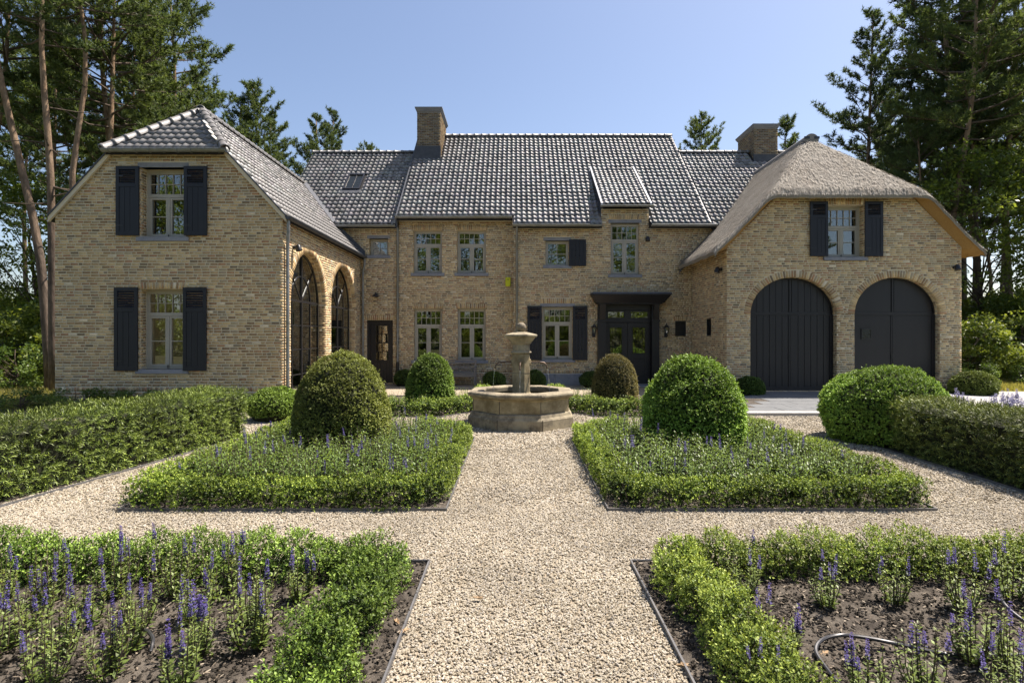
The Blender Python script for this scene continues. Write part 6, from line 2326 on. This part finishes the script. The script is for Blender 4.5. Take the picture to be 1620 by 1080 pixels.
left = [(-15.9, 22.5, 1, 1.0, 2.0, 'straight dark pine behind the S-bent pine'), (-17.3, 24.0, 0, 1.02, 0.6, 'tall pine with thin straight trunk above the left gutter end'),
        (-17.2, 28.5, 0, 1.03, 3.4, 'tall conical pine rising right behind the left gable ridge'), (-16.6, 37.0, 3, 1.0, 0.0, 'spreading pine between the left wing and the lower roof'),
        (-14.6, 45.0, 2, 0.93, 1.0, 'slim pine tip left of the chimney over the lower ridge'), (-13.9, 40.0, 0, 0.86, 2.6, 'full pine right of the spreading pine over the left valley'), (-12.6, 48.0, 3, 0.99, 4.1, 'low pine crown just left of the chimney over the lower ridge'), (-17.6, 36.0, 2, 0.80, 0.7, 'dark pine crown touching the left wing ridge'), (-22.5, 33.5, 2, 1.0, 1.9, 'dense dark pine above the left gutter end'), (-18.6, 43.0, 0, 0.92, 0.9, 'full pine behind the valley of the left wing'), (-20.6, 22.6, 1, 1.05, 1.3, 'pine at the left edge behind the leaning trunk')]
for x_, y_, i, sc, rz, lb in left:
    plant_tree('pine_tree', PINES[i], x_, y_, lb, 'tree', 'pines behind the left wing', rz, sc)
for j, (x_, y_, i, sc, rz) in enumerate(((-25, 31, 1, 1.0, 2.2), (-21, 33, 2, 0.9, 4.0), (-29, 36, 3, 1.1, 5.0), (-19.5, 31, 1, 0.85, 1.5), (-24, 42, 2, 1.0, 1.0),
                                          (-30, 46, 1, 1.0, 0.0), (-20.5, 41, 3, 0.80, 2.5), (-36, 42, 2, 1.1, 0.8), (-18.2, 34, 3, 0.70, 4.5), (-34, 52, 0, 1.0, 2.0), (-26, 52, 0, 0.9, 5.2), (-18.5, 47, 1, 0.72, 3.3))):
    plant_tree('pine_tree', PINES[i], x_, y_, 'pine in the depth of the wood behind the left wing', 'tree', 'pines deep in the left wood', rz, sc)
right = [(21.8, 35.0, 2, 1.03, 0.3, 'pine standing alone against the sky right of the thatched ridge'), (23.4, 31.0, 2, 1.3, 2.4, 'tall dark double-trunked pine over the thatch, nearer trunk'),
         (25.6, 32.5, 2, 1.35, 4.4, 'tall dark pine close right of the nearer double trunk'), (28.0, 32.0, 0, 1.25, 1.9, 'tall pine with straight trunk at the right picture edge'),
         (21.6, 27.5, 1, 1.15, 5.3, 'thin dark pine trunk at the right corner of the garage'), (17.2, 53.0, 1, 1.17, 1.0, 'small distant pine over the right end of the main ridge'),
         (22.0, 47.0, 3, 1.08, 2.0, 'small distant pine tip right of the right chimney')]
for x_, y_, i, sc, rz, lb in right:
    plant_tree('pine_tree', PINES[i], x_, y_, lb, 'tree', 'pines behind the garage', rz, sc)
for j, (x_, y_, i, sc, rz) in enumerate(((25, 31, 0, 1.0, 0.2), (28, 35, 1, 1.1, 1.7), (24.5, 38, 2, 0.85, 3.1), (31, 33, 3, 1.1, 4.0), (34, 40, 0, 1.1, 5.1), (29, 44, 2, 1.0, 0.9), (38, 46, 1, 1.1, 2.0), (25, 48, 3, 0.85, 3.0),
                                          (34, 52, 2, 1.0, 4.2), (20.5, 29, 3, 0.75, 0.8), (22.0, 41, 0, 0.62, 2.8))):
    plant_tree('pine_tree', PINES[i], x_, y_, 'pine in the depth of the wood behind the garage', 'tree', 'pines deep in the right wood', rz, sc)


def broad_meshes(seed, H, r0, crown0, Rad, nclump, per, leaf, c0, c1, limbs=9):
    r = np.random.default_rng(seed)
    tr = MB().tube([(0, 0, 0), (0.05 * H * r.normal(), 0, H * 0.35), (0.03 * H * r.normal(), 0.02 * H, H * 0.7), (0, 0, H * 0.92)], [r0, r0 * 0.75, r0 * 0.4, 0.01], 8)
    br = MB()
    cs = []
    for k in range(nclump):
        z = crown0 + (H - crown0) * r.uniform(0, 1) ** 0.9
        f = (z - crown0) / (H - crown0)
        rr = Rad * math.sqrt(max(0.05, 1 - (2 * f - 0.8) ** 2 / 1.7)) * r.uniform(0.35, 1.0) ** 0.5
        a = r.uniform(0, 6.28)
        cs.append((rr * math.cos(a), rr * math.sin(a), z))
    cs = np.array(cs)
    for k in range(min(limbs * 3, nclump)):
        c = cs[k]
        zb = c[2] * r.uniform(0.4, 0.75)
        br.tube([(0, 0, zb), tuple(c * np.array([0.5, 0.5, 0]) + np.array([0, 0, (zb + c[2]) / 2 + 0.1])), tuple(c)], [0.2 * r0 + 0.01, 0.12 * r0 + 0.006, 0.004], 5, False)
    n = nclump * per
    cr = np.repeat(r.uniform(0.35, 0.8, nclump) * Rad * 0.42, per)[:, None]
    off = r.normal(0, 1, (n, 3))
    off = unit(off) * r.uniform(0.2, 1, (n, 1)) ** 0.5 * np.array([1, 1, 0.65])
    P = np.repeat(cs, per, 0) + off * cr
    D = unit(off + r.normal(0, 0.6, (n, 3)) + np.array([0, 0, -0.15]))
    Nn = unit(r.normal(0, 0.5, (n, 3)) + np.array([0, 0, 1.0]))
    Lh = leaf * r.uniform(0.6, 1.3, n)
    cl = np.repeat(r.uniform(0, 1, nclump), per)[:, None]
    col = 1.5 * (np.array(c0) * (1 - cl) + np.array(c1) * cl) * r.uniform(0.7, 1.3, (n, 1))
    me = leaf_mesh('leaves', P, D, Nn, Lh, Lh * 0.62, col, M_BROAD, 0.12)
    return tr.mesh('trunk', M_TWIG, True), br.mesh('branches', M_TWIG), me


BROAD = [broad_meshes(301, 9.5, 0.13, 1.6, 3.0, 120, 130, 0.17, (0.055, 0.085, 0.018), (0.13, 0.17, 0.035)),
         broad_meshes(302, 7.0, 0.09, 0.9, 2.4, 90, 130, 0.15, (0.065, 0.10, 0.02), (0.16, 0.19, 0.04))]
SHRUB = [broad_meshes(303, 2.6, 0.05, 0.1, 1.7, 60, 130, 0.13, (0.06, 0.095, 0.018), (0.17, 0.205, 0.045)),
         broad_meshes(304, 1.5, 0.04, 0.05, 1.2, 40, 110, 0.10, (0.045, 0.08, 0.018), (0.11, 0.16, 0.04))]
for x_, y_, i, sc, rz, lb in ((-17.6, 24.5, 1, 1.0, 0.5, 'light green leafy tree left of the left wing behind the bare trunks'), (-21.0, 25.0, 0, 0.9, 2.0, 'leafy tree at the left edge behind the leaning pine'),
                              (-19.6, 29.0, 1, 1.15, 4.0, 'leafy tree farther back left of the left wing'), (22.6, 27.6, 0, 1.12, 1.0, 'bright green leafy tree right of the dark double-trunked pine'),
                              (25.2, 24.8, 0, 0.98, 3.3, 'bright green leafy tree at the right picture edge'), (19.4, 30.5, 1, 1.0, 2.2, 'leafy young tree deep between the pines right of the garage')):
    plant_tree('leafy_tree', BROAD[i], x_, y_, lb, 'tree', 'leafy trees at the edge of the wood', rz, sc)
for x_, y_, i, sc, rz, lb in ((-16.3, 21.6, 0, 0.95, 0.0, 'light green shrub beside the foot of the left wing gable'), (-19.2, 21.4, 0, 1.0, 2.0, 'light green shrub at the left picture edge'),
                              (-17.8, 22.8, 0, 1.3, 4.0, 'taller shrub behind the two left shrubs'), (-15.6, 19.6, 1, 0.95, 1.0, 'low dark shrub left of the left gable above the lawn'),
                              (-17.4, 19.8, 1, 1.0, 3.0, 'low dark shrub at the left picture edge above the lawn'),
                              (18.3, 23.0, 0, 1.0, 1.0, 'light green shrub behind the fence right of the garage'), (20.8, 23.4, 0, 1.1, 2.6, 'light green shrub behind the fence at the right edge'),
                              (16.9, 24.8, 1, 1.5, 2.0, 'dark shrub behind the fence beside the garage corner'), (19.6, 21.3, 1, 0.7, 4.0, 'low ferny shrub before the right fence'), (17.2, 21.2, 1, 0.55, 5.0, 'small ferny shrub beside the right garage corner'),
                              (24.0, 26.5, 0, 1.5, 0.4, 'large shrub behind the fence at the far right')):
    plant_tree('shrub', SHRUB[i], x_, y_, lb, 'shrub', 'shrubs at the edge of the wood', rz, sc)
for j, (x_, y_, sc) in enumerate(((-23, 27, 1.5), (-27, 30, 1.7), (-20, 36, 1.6), (-32, 33, 1.6), (-25, 38, 1.8), (-17.5, 30, 1.4), (-30, 41, 1.8), (-21, 45, 1.8), (-36, 39, 1.8))):
    plant_tree('shrub', SHRUB[j % 2], x_, y_, 'undergrowth shrub in the depth of the left wood', 'shrub', 'undergrowth in the left wood', j * 1.1, sc)
for j, (x_, y_, sc) in enumerate(((22, 30, 1.5), (27, 31, 1.7), (31, 36, 1.8), (24, 35, 1.6), (35, 39, 1.8), (28, 41, 1.8), (33, 45, 1.9), (39, 42, 1.9))):
    plant_tree('shrub', SHRUB[j % 2], x_, y_, 'undergrowth shrub in the depth of the right wood', 'shrub', 'undergrowth in the right wood', j * 1.3, sc)
# low dark planting in the shade at the foot of the left gable
for j, (x_, sc, lb) in enumerate(((-10.6, 0.62, 'low dark shrub under the left corner of the left gable'), (-9.5, 0.55, 'low dark shrub under the lower gable window'), (-8.3, 0.6, 'low dark shrub right of the lower gable window'),
                                  (-7.0, 0.5, 'low dark shrub near the right corner of the left gable'), (-11.9, 0.6, 'low dark shrub beyond the left corner of the left gable'), (-13.4, 0.55, 'low dark shrub in the shade at the far left path'))):
    o = plant_tree('shrub', SHRUB[1], x_, 13.72, lb, 'shrub', 'low shrubs along the left gable', j * 2.0, sc, sc * 0.62)

# trees behind the viewer: the window panes mirror them
for j, (x_, y_, kind, i, sc, rz, lb) in enumerate(((-11.5, -30, 0, 0, 1.75, 0.5, 'tall leafy tree behind the viewer mirrored in the left middle windows'), (-4.5, -31, 0, 1, 2.3, 2.5, 'tall leafy tree behind the viewer mirrored in the right middle windows'),
                                                   (4.5, -29, 0, 0, 1.6, 1.0, 'tall leafy tree behind the viewer mirrored left of the front door'), (13.5, -31, 0, 0, 1.7, 4.0, 'tall leafy tree behind the viewer mirrored in the dormer window'),
                                                   (-36, -28, 0, 0, 1.8, 2.0, 'tall leafy tree behind the viewer mirrored in the left gable windows'), (-28, -33, 1, 2, 0.8, 3.0, 'pine behind the viewer mirrored beside the left gable'),
                                                   (19.5, -36, 1, 0, 0.75, 0.0, 'pine behind the viewer mirrored right of the front door'), (36, -34, 1, 1, 0.9, 2.0, 'pine behind the viewer mirrored in the garage window'))):
    if kind == 0:
        plant_tree('shrub', SHRUB[0], x_ - 1.5, y_ + 6, lb.replace('tall leafy tree', 'shrub'), 'shrub', 'shrubs behind the viewer', rz, 1.7)
        plant_tree('shrub', SHRUB[0], x_ + 3.0, y_ + 5, lb.replace('tall leafy tree', 'second shrub'), 'shrub', 'shrubs behind the viewer', rz + 2, 1.9)
    plant_tree('leafy_tree' if kind == 0 else 'pine_tree', (BROAD if kind == 0 else PINES)[i], x_, y_, lb, 'tree', 'trees behind the viewer', rz, sc)


# ------------------------------------------------------------------ long grass and fences
def grass(name, x0, x1, y0, y1, n, h, c0, c1, label):
    x, y = rng.uniform(x0, x1, n), rng.uniform(y0, y1, n)
    a = rng.uniform(0, 6.28, n)
    hh = h * rng.uniform(0.5, 1.3, n)
    D = unit(np.stack([np.cos(a) * 0.35, np.sin(a) * 0.35, np.ones(n)], -1))
    S = np.stack([-np.sin(a), np.cos(a), 0 * a], -1)
    P = np.stack([x, y, 0 * x - 0.01], -1)
    w = 0.012 * rng.uniform(0.6, 1.3, (n, 1))
    V = np.stack([P - S * w, P + S * w, P + D * hh[:, None]], 1).reshape(-1, 3)
    m_ = rng.uniform(0, 1, (n, 1))
    c = (np.array(c0) * (1 - m_) + np.array(c1) * m_) * rng.uniform(0.8, 1.2, (n, 1))
    o = put(name, np_mesh(name, V, np.arange(n * 3).reshape(-1, 3), M_BROAD, np.repeat(c, 3, 0)))
    return tag(o, label, 'grass', kind='stuff')


grass('grass', -22, -11.7, 14.2, 19.6, 26000, 0.16, (0.20, 0.21, 0.06), (0.36, 0.33, 0.13), 'yellowish long grass left of the left wing')
grass('grass', 14.3, 24, 18.8, 22.6, 22000, 0.16, (0.20, 0.21, 0.06), (0.38, 0.35, 0.13), 'yellowish long grass right of the garage')


def fence(x0, x1, y, n, label, h=1.75):
    r = empty('wire_fence', ((x0 + x1) / 2, y, 0))
    tag(r, label, 'fence', 'black wire fences at the wood')
    hw = (x1 - x0) / 2
    for i in range(n):
        x = -hw + 2 * hw * i / (n - 1)
        MB().tube([(x, 0, -0.05), (x, 0, h + 0.05)], 0.03, 8).build('post', M_STEEL, r)
    MB().tube([(-hw, 0.0, h), (hw, 0.0, h)], 0.022, 6).build('top_rail', M_STEEL, r)
    for k in range(1, 7):
        MB().tube([(-hw, 0.035, h * k / 7), (hw, 0.035, h * k / 7)], 0.004, 4).build('wire', M_STEEL, r)
    return r


fence(14.9, 27, 22.7, 7, 'black wire fence with posts right of the garage')
fence(-25, -13.2, 20.8, 7, 'black wire fence with posts left of the left wing', 1.5)
